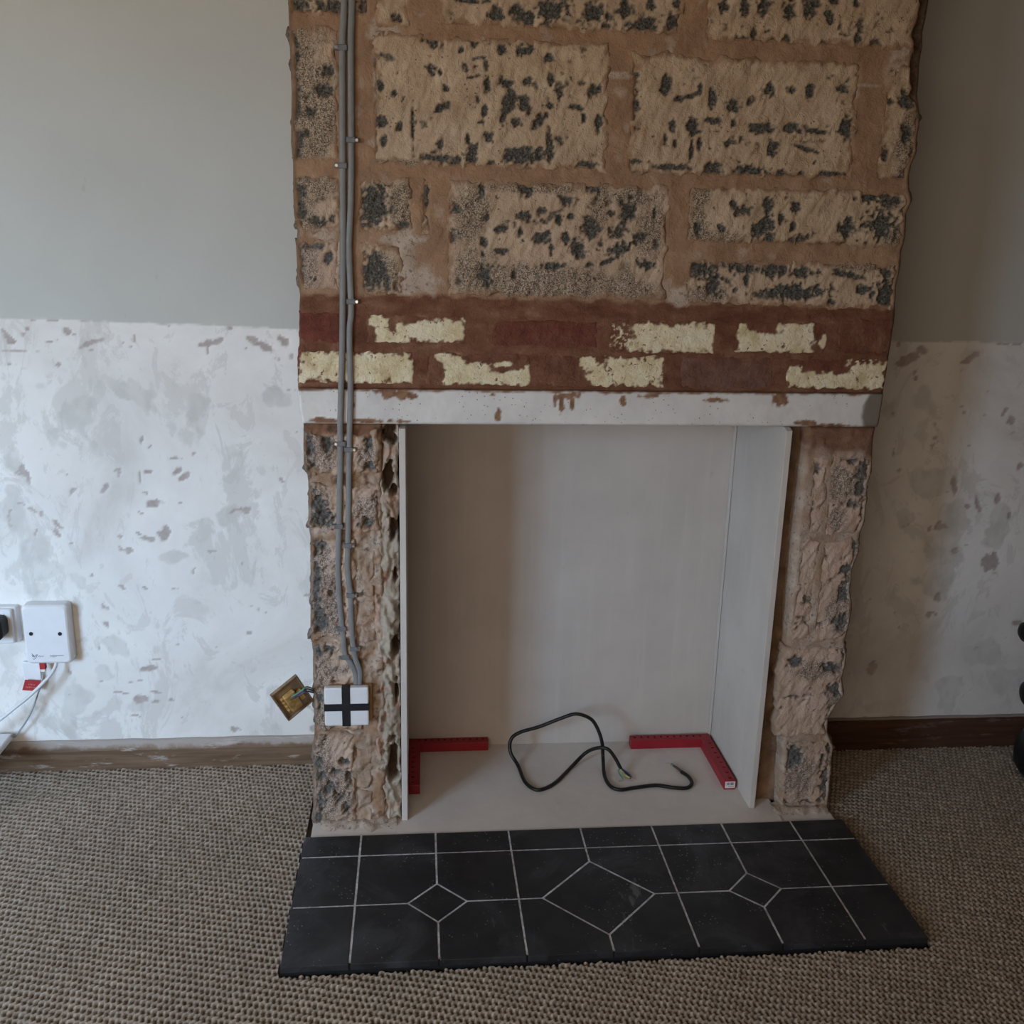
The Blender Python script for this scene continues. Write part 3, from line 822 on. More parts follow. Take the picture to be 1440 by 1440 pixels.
GRIT += px_list([(1100, 680, 180, 180), (1050, 960, 120, 120), (1280, 620, 80, 300)], 1000, 570, 6.0)
GRIT += px_list([(560, 160, 80, 160), (440, 480, 160, 60), (330, 1060, 100, 180), (540, 640, 60, 160)], 1040, 820, 4.0)

PITS_S = [(a, b, c * 1.0, d * 1.0, e, f) for (a, b, c, d, e, f) in PITS]
def block_masks(seed, pink=0.0, edge=None):
    def f(X, Z):
        R = ellipses(X, Z, PITS_S, 0.72, 110, 0.30, 2.0)
        hr = sstep(0.1, 0.45, fbm(X, Z, 60, 3, 21.0) + 0.25 * fbm(X, Z, 12, 2, 22.0))
        R = np.maximum(R, hr * sstep(0.30, 0.42, fbm(X * 0.35, Z, 26, 3, 23.0)) * 0.9)
        n = fbm(X, Z, 65, 4, 11.0)
        R = np.maximum(R, sstep(0.62, 0.70, n))
        G = ellipses(X, Z, GRIT, 0.5, 30, 0.5, 6.0)
        if edge == 'L':
            d = X - OUT_L(Z)
            R = np.maximum(R, sstep(0.012, 0.002, d + 0.012 * fbm(X, Z, 60, 3, 3.0)))
            G = np.maximum(G, sstep(0.06, 0.02, d))
        if edge == 'R':
            d = OUT_R(Z) - X
            R = np.maximum(R, sstep(0.016, 0.004, d + 0.014 * fbm(X, Z, 50, 3, 3.0)))
        B = np.clip(pink + 0.35 * fbm(X, Z, 9, 2, 9.0), 0, 1)
        return R, G, B
    return f

def block_height(base, amp=1.0, seed=0.0):
    def f(X, Z, mk):
        R, G, B = mk
        stroke = fbm(X * 0.5 + Z * 0.87, (Z * 0.5 - X * 0.87) * 2.2, 30, 4, 5.0) * 0.0030 + fbm(X, Z, 16, 3, 8.0) * 0.0022
        grit = fbm(X, Z, 150, 2, 4.0) * 0.0030 * np.clip(R + G * 0.8, 0, 1)
        return base + amp * (stroke + grit + 0.0028 * (1 - R) - 0.0022 * R)
    return f

def px_rect(u0, v0, u1, v1):
    um, vm = (u0 + u1) / 2, (v0 + v1) / 2
    return on_y(u0, vm)[0], on_y(u1, vm)[0], on_y(um, v1)[2], on_y(um, v0)[2]

# (u0, v0, u1, v1, edge flag, pink)  measured on the wall face
BLOCKS = [
    (407, -115, 523, 25, 'L', 0.1), (526, -115, 580, 40, '', 0.1), (616, -125, 964, 45, '', 0.05), (993, -130, 1287, 66, 'R', 0.05),
    (407, 38, 478, 229, 'L', 0.2), (523, 52, 856, 238, '', 0.05), (884, 80, 1204, 251, '', 0.0), (1238, 92, 1290, 256, 'R', 0.0),
    (412, 245, 478, 325, 'L', 0.5), (416, 336, 478, 408, 'L', 0.7), (502, 250, 581, 328, '', 0.1), (590, 254, 608, 334, '', 0.1), (505, 341, 566, 416, '', 0.2),
    (628, 256, 940, 420, '', 0.3), (965, 263, 1276, 346, 'R', 0.05), (963, 366, 1266, 433, 'R', 0.3),
    # left pier
    (427, 608, 533, 666, 'L', 0.9), (433, 681, 532, 746, 'L', 0.9), (436, 757, 500, 898, 'L', 1.0), (439, 903, 506, 962, 'L', 1.0), (440, 966, 512, 1026, 'L', 0.6), (440, 1030, 499, 1163, 'L', 0.9),
    # right pier
    (1138, 640, 1160, 752, '', 1.0), (1163, 640, 1228, 752, 'R', 1.0), (1118, 757, 1146, 901, '', 1.0), (1149, 757, 1206, 901, 'R', 1.0), (1094, 908, 1190, 1034, 'R', 0.9), (1100, 1040, 1172, 1134, 'R', 0.8),
]
for i, (u0, v0, u1, v1, ed, pk) in enumerate(BLOCKS):
    x0, x1, z0, z1 = px_rect(u0, v0, u1, v1)
    xl = (lambda z, a=x0: np.zeros_like(z) + a) if ed != 'L' else (lambda z: OUT_L(z))
    xr = (lambda z, a=x1: np.zeros_like(z) + a) if ed != 'R' else (lambda z: OUT_R(z) - 0.002 - 0.020 * sstep(1.44, 1.53, z))
    sheet('concrete_block', xl, xr, z0, z1, 0.0025, block_height(0.0022 if i < 16 else (0.002 if i < 22 else 0.0000), 1.0 if i < 16 else (1.9 if i < 22 else 1.2), i), block_masks(i, pk, ed or None), M_BLOCK, 0.03, breast,
          edge_r=0.010, edge_d=0.0055, jitter=0.010, seed=i * 1.7, smear=0.014 if i < 16 else 0.010)
# one more course of blocks above the frame, up to the ceiling
for k in range(2):
    zz0 = on_y(720, -125)[2] + 0.012 + k * 0.225
    off = 0.22 if k else 0.0
    xx = 0.0
    edges = [0.0, 0.22, 0.67, 1.12, XR + 0.06] if k else [0.0, 0.45, 0.90, XR + 0.06]
    for a, b in zip(edges[:-1], edges[1:]):
        if b - a < 0.06:
            continue
        sheet('concrete_block', const(a + 0.006), const(b - 0.006), zz0, min(zz0 + 0.213, CEIL - 0.005), 0.006, block_height(0.0035), block_masks(50 + k, 0.05), M_BLOCK, 0.03, breast,
              edge_r=0.008, edge_d=0.0075, jitter=0.005, seed=70 + a)

# mortar bedding: upper breast, two piers
Z_BRICK_TOP_L, Z_BRICK_TOP_R = on_y(430, 412)[2], on_y(1250, 433)[2]
SMEAR = px_list([(560, 1010, 150, 20), (560, 1080, 70, 110), (620, 1180, 110, 60), (450, 300, 18, 200), (470, 130, 60, 60), (560, 1215, 60, 30), (200, 985, 60, 20), (270, 1100, 30, 130)], 380, 0, 3.0)
SMEAR += px_list([(1280, 120, 60, 130), (1270, 330, 60, 60), (230, 215, 14, 18), (310, 215, 14, 18), (330, 1250, 60, 40), (90, 320, 60, 12), (1150, 360, 80, 6)], 840, 0, 3.0)
BRICK_ROWS = [(421, 437, 500, 484, 'L'), (514, 441, 656, 484, ''), (691, 449, 840, 489, ''), (855, 449, 1006, 498, ''), (1030, 452, 1163, 497, ''), (1176, 448, 1255, 498, 'R'),
              (419, 492, 582, 540, 'L'), (600, 494, 747, 544, ''), (763, 498, 935, 545, ''), (955, 500, 1088, 548, ''), (1104, 503, 1246, 548, 'R')]
SET_IN = BLOCKS + BRICK_ROWS
BRECTS = [px_rect(*b[:4]) for b in SET_IN]
def under_blocks(X, Z):
    d = np.zeros_like(X)
    for (a, b, c, e), bl in zip(BRECTS, SET_IN):
        a2 = OUT_L(Z) if bl[4] == 'L' else a
        b2 = OUT_R(Z) - 0.002 if bl[4] == 'R' else b
        q = np.minimum(np.minimum(X - a2, b2 - X), np.minimum(Z - c, e - Z))
        d = np.maximum(d, sstep(0.006, 0.013, q + 0.006 * fbm(X, Z, 45, 3, 15.0)))
    return d
def upper_masks(X, Z):
    zb = Z_BRICK_TOP_L + (Z_BRICK_TOP_R - Z_BRICK_TOP_L) * X / XR
    R = sstep(0.004, -0.004, Z - zb + 0.008 * fbm(X, Z, 35, 3, 2.0))
    G = ellipses(X, Z, SMEAR, 0.6, 50, 0.3, 3.0) * 0.8
    G = np.maximum(G, sstep(0.35, 0.6, fbm(X, Z, 28, 3, 6.0)) * (1 - R) * 0.45)
    d = OUT_R(Z) - X
    B = sstep(1.43, 1.52, Z) * sstep(0.026, 0.020, d + 0.004 * fbm(X, Z, 40, 2, 1.0)) + 0.8 * sstep(0.010, 0.004, d) + 0.6 * sstep(0.008, 0.003, X - OUT_L(Z)) * (1 - R)  # dark upper right band puts the broken edge's shade into the colour
    return R, G, np.clip(B, 0, 1)
def upper_height(X, Z, mk):
    d = OUT_R(Z) - X
    return 0.0037 + fbm(X, Z, 30, 3, 1.0) * 0.0022 + fbm(X, Z, 110, 2, 2.0) * 0.0008 + 0.0015 * mk[0] - 0.012 * sstep(1.43, 1.52, Z) * sstep(0.026, 0.020, d) - 0.010 * under_blocks(X, Z)
sheet('mortar', lambda z: OUT_L(z), lambda z: OUT_R(z), H + LT, CEIL, 0.004, upper_height, upper_masks, M_MORTAR, WALL_Y + 0.02, breast, edge_r=0.006, edge_d=0.006, label='brown sand mortar between the blocks')

def pier_l_masks(X, Z):
    R = sstep(0.010, -0.004, (H - 0.02) - Z + 0.01 * fbm(X, Z, 40, 2, 4.0)) * 0.75
    G = np.clip(0.45 + 1.2 * fbm(X, Z, 30, 4, 5.0), 0, 1) * sstep(0.84, 0.70, Z)
    # reddish chased channel beside the cables
    xc = np.interp(Z, [on_y(0, 905)[2], on_y(0, 770)[2]], [on_y(515, 905)[0], on_y(512, 770)[0]])
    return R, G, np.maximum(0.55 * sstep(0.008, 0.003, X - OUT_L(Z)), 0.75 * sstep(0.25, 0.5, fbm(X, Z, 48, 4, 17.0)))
def pier_h(X, Z, mk):
    return 0.001 + fbm(X, Z, 26, 4, 7.0) * 0.008 + fbm(X, Z, 90, 3, 3.0) * 0.004 - 0.014 * under_blocks(X, Z)
xpl = on_y(537, 640)[0]
sheet('mortar', lambda z: OUT_L(z), const(xpl), 0.0, H, 0.0035, pier_h, pier_l_masks, M_MORTAR, DP + 0.03, breast, label='rough pale mortar of the left pier')

xpr0 = on_y(1136, 700)[0]
PALE_R = px_list([(930, 350, 90, 60), (1080, 350, 120, 60), (960, 750, 20, 200), (1030, 1130, 150, 60), (830, 1230, 120, 120)], 1000, 570, 6.0)
def pier_r_masks(X, Z):
    R = sstep(0.800, 0.835, Z + 0.02 * fbm(X, Z, 30, 3, 4.0)) * 0.9
    G = np.clip(0.75 + 0.8 * fbm(X, Z, 22, 3, 5.5), 0, 1) * (1 - R) * 0.9
    d = OUT_R(Z) - X
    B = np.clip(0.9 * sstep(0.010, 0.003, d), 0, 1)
    return R, G, B
def pier_r_left(z):
    return np.interp(z, [0.0, 0.15, 0.35, 0.62, 0.88], [1.022, 1.012, 1.000, 0.990, 0.994])
def pier_r_h(X, Z, mk):
    return 0.0025 + fbm(X, Z, 22, 4, 9.0) * 0.004 + fbm(X, Z, 90, 2, 3.0) * 0.001 - 0.012 * under_blocks(X, Z)
sheet('mortar', pier_r_left, lambda z: OUT_R(z), 0.0, H, 0.0035, pier_r_h, pier_r_masks, M_MORTAR, DP + 0.03, breast, edge_r=0.012, edge_d=0.012, label='smeared tan mortar of the right pier')
# recessed brown strip beside the right board, its shade mixed into the colour
def rec_masks(X, Z):
    return np.zeros_like(X), np.clip(0.15 + 0.5 * fbm(X, Z, 20, 3, 2.0), 0, 1), np.clip(0.45 + 0.5 * fbm(X, Z, 14, 3, 3.0), 0, 1)
sheet('mortar', const(OR + 0.001), const(1.03), 0.0, H, 0.006, lambda X, Z, mk: -0.035 + 0.012 * fbm(X, Z, 18, 3, 6.0), rec_masks, M_MORTAR, DP + 0.03, breast, label='recessed brown mortar beside the right board, its shade put into the colour')
# solid core above the opening and behind the boards, plus an added light stop
box_obj('core_and_light_stop', 0.0 + 0.02, XR - 0.0, 0.09, DP + 0.06, H + 0.004, H + LT + 0.02, M_CONCRETE, parent=breast)
box_obj('core_and_light_stop', -0.3, XR + 0.3, WALL_Y + 0.13, WALL_Y + 0.2, -0.01, CEIL, M_CONCRETE, parent=breast)  # unseen backing added to stop sky light leaking in
box_obj('core_and_light_stop', 0.06, XR - 0.06, DP + 0.02, DP + 0.07, -0.01, H + 0.05, M_CONCRETE, parent=breast)

# pieces set into the left pier: a brick edge, split brick, pale fragment
def frag_masks(tone):
    def f(X, Z):
        return np.zeros_like(X), np.clip(0.1 + 0.6 * fbm(X, Z, 30, 3, tone), 0, 0.5), np.clip(0.8 + 0.4 * fbm(X, Z, 30, 2, tone), 0, 1)
    return f
for (u0, v0, u1, v1, sd) in ((503, 772, 528, 838, 1.0), (505, 842, 529, 902, 2.0), (501, 1052, 524, 1108, 3.0), (502, 1110, 526, 1160, 4.0)):
    x0, x1, z0, z1 = px_rect(u0, v0, u1, v1)
    sheet('split_brick', const(x0), const(x1), z0, z1, 0.003, lambda X, Z, mk: 0.003 + 0.010 * fbm(X, Z, 34, 4, 3.0), (lambda X, Z, s=sd: (np.zeros_like(X), np.clip(0.55 + 0.8 * fbm(X, Z, 28, 3, s), 0, 1) * 0.75, np.clip(0.3 * fbm(X, Z, 20, 2, s), 0, 1))), M_MORTAR, 0.05, breast, jitter=0.006, seed=sd)
# squeezed-out board adhesive between the left pier and its board
HOLES = px_list([(690, 85, 75, 55), (735, 130, 40, 40), (700, 400, 45, 90), (735, 480, 30, 50), (730, 730, 35, 90), (745, 1060, 12, 60)], 400, 590, 4.8)
HOLES += px_list([(665, 460, 22, 60), (675, 700, 10, 80)], 370, 780, 3.6)
HOLES += px_list([(1075, 420, 45, 320), (1060, 640, 50, 90), (1100, 1150, 60, 22)], 420, 1010, 8.0)
def dab_masks(X, Z):
    R = ellipses(X, Z, HOLES, 0.75, 45, 0.35, 2.0)  # holes are also coloured dark, for the shade inside them
    G = sstep(-0.1, 0.4, fbm(X, Z, 22, 4, 4.0) + 0.45 * sstep(xpl + 0.004, xpl - 0.014, X) - 0.12)
    return R, G, np.zeros_like(X)
def dab_height(X, Z, mk):
    fold = np.abs(fbm(X * 1.5 + 0.35 * Z + 0.012 * fbm(X, Z, 30, 2, 1.0), Z * 0.42, 26, 4, 2.0))
    return -0.001 + 0.026 * fold + 0.010 * fbm(X, Z, 11, 2, 14.0) - 0.006 * sstep(0.16, 0.18, X) + 0.004 * fbm(X, Z, 80, 3, 5.0) - 0.034 * mk[0]
xd0, xd1 = on_y(520, 900)[0], OL - 0.0015
sheet('board_adhesive', (lambda z: np.interp(z, [0, 0.1, 0.2, 0.3, 0.55, 0.62, 0.75, 0.85], [0.147, 0.140, 0.132, 0.140, 0.130, 0.142, 0.148, 0.150])), const(xd1), 0.002, H - 0.004, 0.0025, dab_height, dab_masks, M_DAB, 0.08, breast, edge_r=0.006, edge_d=0.006, jitter=0.006, seed=3.3, label='wrinkled grey adhesive squeezed out beside the left board')
FZ0 = HZ - 0.004
# crumbly pale mortar at the feet of the two piers
for (xa, xb, yy) in ((0.012, 0.172, 0.0), (1.0, 1.125, 0.0)):
    nx, ny = int((xb - xa) / 0.004), 12
    X, Y = np.meshgrid(np.linspace(xa, xb, nx), np.linspace(-0.062, 0.01, ny))
    w = sstep(-0.046, -0.012, Y + 0.012 * fbm(X, Y * 0, 40, 2, 1.0)) * sstep(-0.060, -0.050, Y)
    Zz = FZ0 - 0.006 + w * (0.011 + 0.006 * fbm(X, Y, 60, 3, 2.0))
    idx = np.arange(nx * ny).reshape(ny, nx)
    arr_mesh('mortar_crumbs', np.stack([X, Y, Zz], -1), np.stack([idx[:-1, :-1], idx[:-1, 1:], idx[1:, 1:], idx[1:, :-1]], -1),
             M_MORTAR, attr=np.stack([X * 0, X * 0 + 1, X * 0, X * 0 + 1], -1), parent=breast, label='pale crumbly mortar at the pier foot')

# lintel
RUST = px_list([(490, 515, 90, 22), (440, 500, 60, 10), (560, 520, 30, 14), (380, 630, 110, 12), (520, 630, 40, 10), (1220, 555, 12, 50), (1265, 545, 10, 45), (1190, 530, 10, 30), (1240, 520, 50, 16), (915, 515, 14, 8), (170, 628, 70, 12), (940, 610, 14, 30), (300, 560, 12, 16)], 400, 390, 3.13)
RUST += px_list([(520, 540, 45, 10), (240, 522, 50, 10), (800, 535, 45, 34), (910, 640, 60, 12), (110, 540, 14, 18), (1000, 650, 120, 8)], 840, 390, 3.13)
GREYL = px_list([(1210, 590, 45, 90), (1240, 560, 40, 80)], 840, 390, 3.13)
def lin_masks(X, Z):
    top = sstep(-0.005, 0.0, Z - (H + LT) + 0.004 * fbm(X, Z, 50, 2, 2.0))
    return np.maximum(ellipses(X, Z, RUST, 0.7, 70, 0.3, 2.0), top), ellipses(X, Z, GREYL, 0.3, 30, 0.3, 2.0), np.zeros_like(X)
sheet('lintel', lambda z: OUT_L(z), lambda z: OUT_R(z), H, H + LT, 0.003, lambda X, Z, mk: 0.005 + 0.0008 * fbm(X, Z, 40, 3, 1.0) - 0.002 * sstep(H + 0.006, H, Z + 0.004 * fbm(X, X * 0, 40, 2, 3.0)), lin_masks, M_LINTEL, 0.10, breast,
      edge_r=0.003, edge_d=0.003, label='pale grey precast concrete lintel over the opening')

# two brick courses
def bricks():
    PA = []
    PA += px_list([(690, 235, 108, 48), (640, 240, 150, 36), (510, 262, 45, 22), (432, 232, 34, 60)], 400, 390, 3.13, box=1)
    PA += px_list([(405, 185, 26, 34, -30)], 400, 390, 3.13)
    PA += px_list([(330, 265, 182, 62)], 840, 390, 3.13, box=1)
    PA += px_list([(640, 280, 30, 50), (795, 290, 150, 42), (870, 250, 78, 50), (635, 225, 16, 22)], 840, 390, 3.13, box=1)
    PA += px_list([(992, 278, 20, 26)], 840, 390, 3.13)
    PA += px_list([(320, 390, 250, 70)], 400, 390, 3.13, box=1)
    PA += px_list([(700, 352, 36, 24, -20), (745, 390, 48, 40, -30), (960, 382, 36, 16)], 400, 390, 3.13)
    PA += px_list([(890, 440, 190, 32), (820, 410, 90, 36), (1070, 420, 16, 34)], 400, 390, 3.13, box=1)
    PA += px_list([(1400, 430, 60, 48), (1330, 370, 36, 24)], 400, 390, 3.13, box=1)
    PA += px_list([(150, 410, 140, 66)], 840, 390, 3.13, box=1)
    PA += px_list([(862, 425, 30, 34), (1050, 452, 210, 34), (1180, 428, 82, 52)], 840, 390, 3.13, box=1)
    SPARSE = px_list([(100, 255, 60, 55), (1180, 375, 70, 26)], 840, 390, 3.13)
    # (u0, v0, u1, v1, edge, smear, grey tone)
    L = [(421, 437, 500, 484, 'L', 0.15, 0), (514, 441, 656, 484, '', 1.0, 0), (691, 449, 840, 489, '', 0.35, 0), (855, 449, 1006, 498, '', 0.75, 0), (1030, 452, 1163, 497, '', 0.9, 0), (1176, 448, 1255, 498, 'R', 0.8, 0.1),
         (419, 492, 582, 540, 'L', 0.2, 0), (600, 494, 747, 544, '', 1.0, 0), (763, 498, 935, 545, '', 1.0, 0), (955, 500, 1088, 548, '', 0.5, 0.8), (1104, 503, 1246, 548, 'R', 0.8, 0)]
    for i, (u0, v0, u1, v1, ed, sm, gt) in enumerate(L):
        x0, x1, z0, z1 = px_rect(u0, v0, u1, v1)
        xl = (lambda z, a=x0: np.zeros_like(z) + a) if ed != 'L' else (lambda z: OUT_L(z))
        xr = (lambda z, a=x1: np.zeros_like(z) + a) if ed != 'R' else (lambda z: OUT_R(z) - 0.001)
        def masks(X, Z, sm=sm, gt=gt):
            R = ellipses(X, Z, PA, 0.50, 75, 0.22, 3.0)
            R = R * sstep(-0.62, -0.50, fbm(X, Z, 70, 4, 31.0))
            R = np.maximum(R, ellipses(X, Z, SPARSE, 0.4, 60, 0.4, 5.0) * sstep(0.05, 0.25, fbm(X, Z, 120, 3, 7.0)))
            G = np.clip(sm + 0.5 * fbm(X, Z, 22, 3, 8.0), 0, 1) if sm > 0.2 else np.clip(sm + 0.3 * fbm(X, Z, 30, 3, 8.0), 0, 1)
            return R, G, np.clip(gt + 0 * X, 0, 1)
        sheet('brick', xl, xr, z0, z1, 0.002, lambda X, Z, mk: 0.0055 + 0.0014 * fbm(X, Z, 50, 3, 2.0) + 0.0012 * mk[0], masks, M_BRICK, 0.03, breast, edge_r=0.006, edge_d=0.006, jitter=0.004, seed=40 + i * 1.3)
bricks()

# ------------------------------------------------------------------ fire recess: cement boards and screed
FZ = HZ - 0.004
bb = box_obj('cement_board', OL - 0.004, OR + 0.01, DP, DP + 0.012, FZ, H - 0.003, M_BOARD, 0.001)
link_ = lambda o, **k: [o.__setitem__(a, b) for a, b in k.items()]
link_(bb, label='large beige cement board lining the back of the fire opening', category='board')
lb = box_obj('cement_board', OL, OL + 0.0125, -0.006, DP - 0.001, FZ, H - 0.008, M_BOARD2, 0.0012)
link_(lb, label='narrow cement board on edge at the left side of the fire opening', category='board')
rb = bmesh.new()
poly = [(-0.002, FZ), (DP - 0.001, FZ), (DP - 0.001, H - 0.004), (0.012, H - 0.004), (-0.002, H - 0.009)]
vb = [rb.verts.new((OR - 0.0125, y, z)) for y, z in poly]
vt = [rb.verts.new((OR, y, z)) for y, z in poly]
rb.faces.new(vb); rb.faces.new(vt[::-1])
for i in range(5):
    rb.faces.new((vb[i], vt[i], vt[(i + 1) % 5], vb[(i + 1) % 5]))
bmesh.ops.bevel(rb, geom=rb.edges[:], offset=0.0012, segments=2, profile=0.5, affect='EDGES')
rbo = bm_obj('cement_board', rb, M_BOARD2)
link_(rbo, label='pale cement board lining the right side of the fire opening', category='board')
# thin packing strip standing in the back right corner
box_obj('packing_strip', OR - 0.019, OR - 0.0135, DP - 0.012, DP - 0.001, FZ, H - 0.006, M_BOARD2, 0.0008, label='thin pale strip in the back right corner of the fire opening', cat='strip')

hearth = empty('hearth', ((HX0 + HX1) / 2, HY0, 0), label='black tiled hearth with three diamond tiles in front of the fire opening', cat='hearth')
hl = hearth.location
def hb(name, x0, x1, y0, y1, z0, z1, mat, bev=0.0, **k):
    return box_obj(name, x0 - hl.x, x1 - hl.x, y0 - hl.y, y1 - hl.y, z0, z1, mat, bev, parent=hearth, **k)
hb('screed', OL - 0.012, OR + 0.045, HY0 + 0.0005, DP + 0.01, -0.013, FZ, M_BASE, label='smooth grey screed inside the opening')
hb('screed', HX0 + 0.012, OL - 0.0125, HY0 + 0.0005, -0.001, -0.013, FZ - 0.002, M_BASE)
hb('screed', OR + 0.0455, HX1 - 0.012, HY0 + 0.0005, -0.001, -0.013, FZ - 0.002, M_BASE)
hb('slab', HX0 + 0.003, HX1 - 0.003, HY1 + 0.006, HY0, -0.013, HZ - 0.0009, M_GROUT, label='pale grout between the tiles')
hb('edge_trim', HX0 + 0.0005, HX1 - 0.0005, HY1 + 0.0025, HY1 + 0.0058, -0.012, HZ - 0.003, M_EDGE, label='black front edge of the hearth')
# tiles
TX = [0.0999 + 0.1536 * k for k in range(7)]
COLS = [HX0] + TX + [HX1]
ROWS = [HY0 - 0.0005, -0.132, -0.2854, HY1]
DIAM = [(TX[1], -0.2854, 0.0555), (TX[3], -0.2854, 0.1085), (TX[5], -0.2854, 0.0515)]
def clip_diamond(poly, d):
    cx, cy, r = d
    # keep the part of the convex cell outside the diamond (one corner cut)
    c = (np.mean([p[0] for p in poly]), np.mean([p[1] for p in poly]))
    sx, sy_ = (1 if c[0] > cx else -1), (1 if c[1] > cy else -1)
    fv = lambda p: sx * (p[0] - cx) + sy_ * (p[1] - cy) - r
    out = []
    for a, b in zip(poly, poly[1:] + poly[:1]):
        fa, fb = fv(a), fv(b)
        if fa >= 0:
            out.append(a)
        if (fa >= 0) != (fb >= 0):
            s = fa / (fa - fb)
            out.append((a[0] + s * (b[0] - a[0]), a[1] + s * (b[1] - a[1])))
    return out
random.seed(3)
g = 0.0019
def tile(poly):
    bm = bmesh.new()
    dz = random.uniform(-0.0004, 0.0004)
    prism(bm, [(p[0] - hl.x, p[1] - hl.y) for p in poly], HZ - 0.012, HZ + dz, 0.0011)
    bm_obj('tile', bm, M_SLATE, parent=hearth)
for r in range(3):
    for c in range(8):
        x0, x1 = COLS[c] + (g if c else 0), COLS[c + 1] - (g if c < 7 else 0)
        y1, y0 = ROWS[r] - (g if r else 0), ROWS[r + 1] + (g if r < 2 else 0)
        poly = [(x0, y0), (x1, y0), (x1, y1), (x0, y1)]
        if r > 0:
            for d in DIAM:
                if COLS[c] - 1e-6 <= d[0] <= COLS[c + 1] + 1e-6:
                    poly = clip_diamond(poly, (d[0], d[1], d[2] + g * 1.4))
        tile(poly)
for (cx, cy, r) in DIAM:
    q = r - g * 1.4
    tile([(cx - q, cy), (cx, cy - q), (cx + q, cy), (cx, cy + q)])

# ------------------------------------------------------------------ carpet (looped pile)
def carpet():
    st = 0.0025
    xs, ys = np.arange(-1.05, 2.12, st), np.arange(-0.76, SKIRT_Y + 0.001, st)
    X, Y = np.meshgrid(xs, ys)
    wx, wy = X + 0.002 * fbm(X, Y, 14, 2, 1.0), Y + 0.002 * fbm(X, Y, 14, 2, 5.0)
    a = math.radians(66)
    s = (-wx * math.sin(a) + wy * math.cos(a)) / 0.0102
    tt = (wx * math.cos(a) + wy * math.sin(a)) / 0.0150
    row = np.floor(s)
    fs = s - row - 0.5
    tt = tt + 0.12 * row
    ft = tt - np.floor(tt) - 0.5
    wav = fs + 0.26 * np.sin(2 * np.pi * ft)
    loop = np.clip(1 - (wav / 0.5) ** 2, 0, 1) ** 0.7 * np.clip(1 - np.abs(ft / 0.5) ** 4 * 0.38, 0, 1)
    hsh = np.sin(row * 12.9898 + np.floor(tt) * 78.233) * 43758.5453
    hsh = hsh - np.floor(hsh)
    loop = loop * (0.8 + 0.3 * hsh)
    Zc = -0.0045 + 0.0068 * loop + 0.0012 * fbm(X, Y, 120, 2, 3.0)
    edge = 0.0012 * fbm(X, Y, 60, 2, 7.0)
    hear = (X > HX0 - 0.003 + edge) & (X < HX1 + 0.003 + edge) & (Y > HY1 - 0.003 + edge) & (Y < HY0 + 0.02)
    brst = (X > -0.016 + edge) & (X < XR - 0.02 + edge) & (Y >= HY0 + 0.005)
    keep = ~(hear | brst)
    ny, nx = X.shape
    idx = np.arange(nx * ny).reshape(ny, nx)
    k4 = keep[:-1, :-1] & keep[:-1, 1:] & keep[1:, 1:] & keep[1:, :-1]
    Fq = np.stack([idx[:-1, :-1], idx[:-1, 1:], idx[1:, 1:], idx[1:, :-1]], -1)[k4]
    V = np.stack([X, Y, Zc], -1).reshape(-1, 3)
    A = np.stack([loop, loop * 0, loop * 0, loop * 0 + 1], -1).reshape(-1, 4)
    # plain continuation over the rest of the room
    nb = len(V)
    x0, x1, y0, y1 = xs[0], xs[-1], ys[0], ys[-1]
    ex = [(ROOM_X0, REAR_Y, 0), (ROOM_X1, REAR_Y, 0), (ROOM_X1, y0, 0), (ROOM_X0, y0, 0), (x0, y0, 0), (x0, y1, 0), (ROOM_X0, y1, 0), (x1, y0, 0), (x1, y1, 0), (ROOM_X1, y1, 0)]
    V = np.concatenate([V, np.array(ex) - np.array([0, 0, 0.001])])
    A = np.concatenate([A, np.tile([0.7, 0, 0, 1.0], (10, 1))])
    Fq = np.concatenate([Fq, np.array([(0, 1, 2, 3), (3, 4, 5, 6), (7, 2, 9, 8)]) + nb])
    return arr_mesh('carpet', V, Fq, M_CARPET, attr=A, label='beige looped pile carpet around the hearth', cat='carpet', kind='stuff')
carpet()

# ------------------------------------------------------------------ cables with clips on the left of the breast
def cable(pts, clips, side, label):
    P = [on_y(u, v, -0.0095) for u, v in pts]
    base = P[-1]
    root = empty('electric_cable', base, label=label, cat='cable', group='grey cables clipped to the chimney breast')
    P = [p - base for p in P]
    tube_obj('sheath', P, 0.005, M_GREY, seg=14, flat=(0.0058, 0.0034), n=8, parent=root)
    for (u, v) in clips:
        c = on_y(u, v, -0.0095) - base
        bm = bmesh.new()
        add_box(bm, c[0] - 0.0082, c[0] + 0.0082, c[1] - 0.0052, c[1] + 0.006, c[2] - 0.0048, c[2] + 0.0048, 0.0015)
        nx = c[0] + side * 0.0105
        add_box(bm, nx - 0.0038, nx + 0.0038, c[1] - 0.003, c[1] + 0.006, c[2] - 0.004, c[2] + 0.004, 0.001)
        co = bm_obj('cable_clip', bm, M_GREY2, parent=root)
        nb_ = bmesh.new()
        bmesh.ops.create_cone(nb_, cap_ends=True, segments=10, radius1=0.0026, radius2=0.0026, depth=0.004, matrix=Matrix.Translation((nx, c[1] - 0.004, c[2])) @ Matrix.Rotation(math.pi / 2, 4, 'X'))
        bm_obj('nail', nb_, M_STEEL, parent=co)
cable([(485, -160), (484, 0), (481.5, 60), (481.5, 130), (482, 230), (482.5, 330), (482, 430), (481, 500), (478.5, 597), (479, 625), (477, 738), (475.5, 800), (478, 850), (482.5, 891), (485, 919), (492, 931), (500, 947), (501, 965)],
      [(481.7, 67), (481.7, 233), (480.5, 624), (476.7, 740), (481.5, 884), (486, 924)], -1, 'left one of two grey cables running down the stripped blockwork')
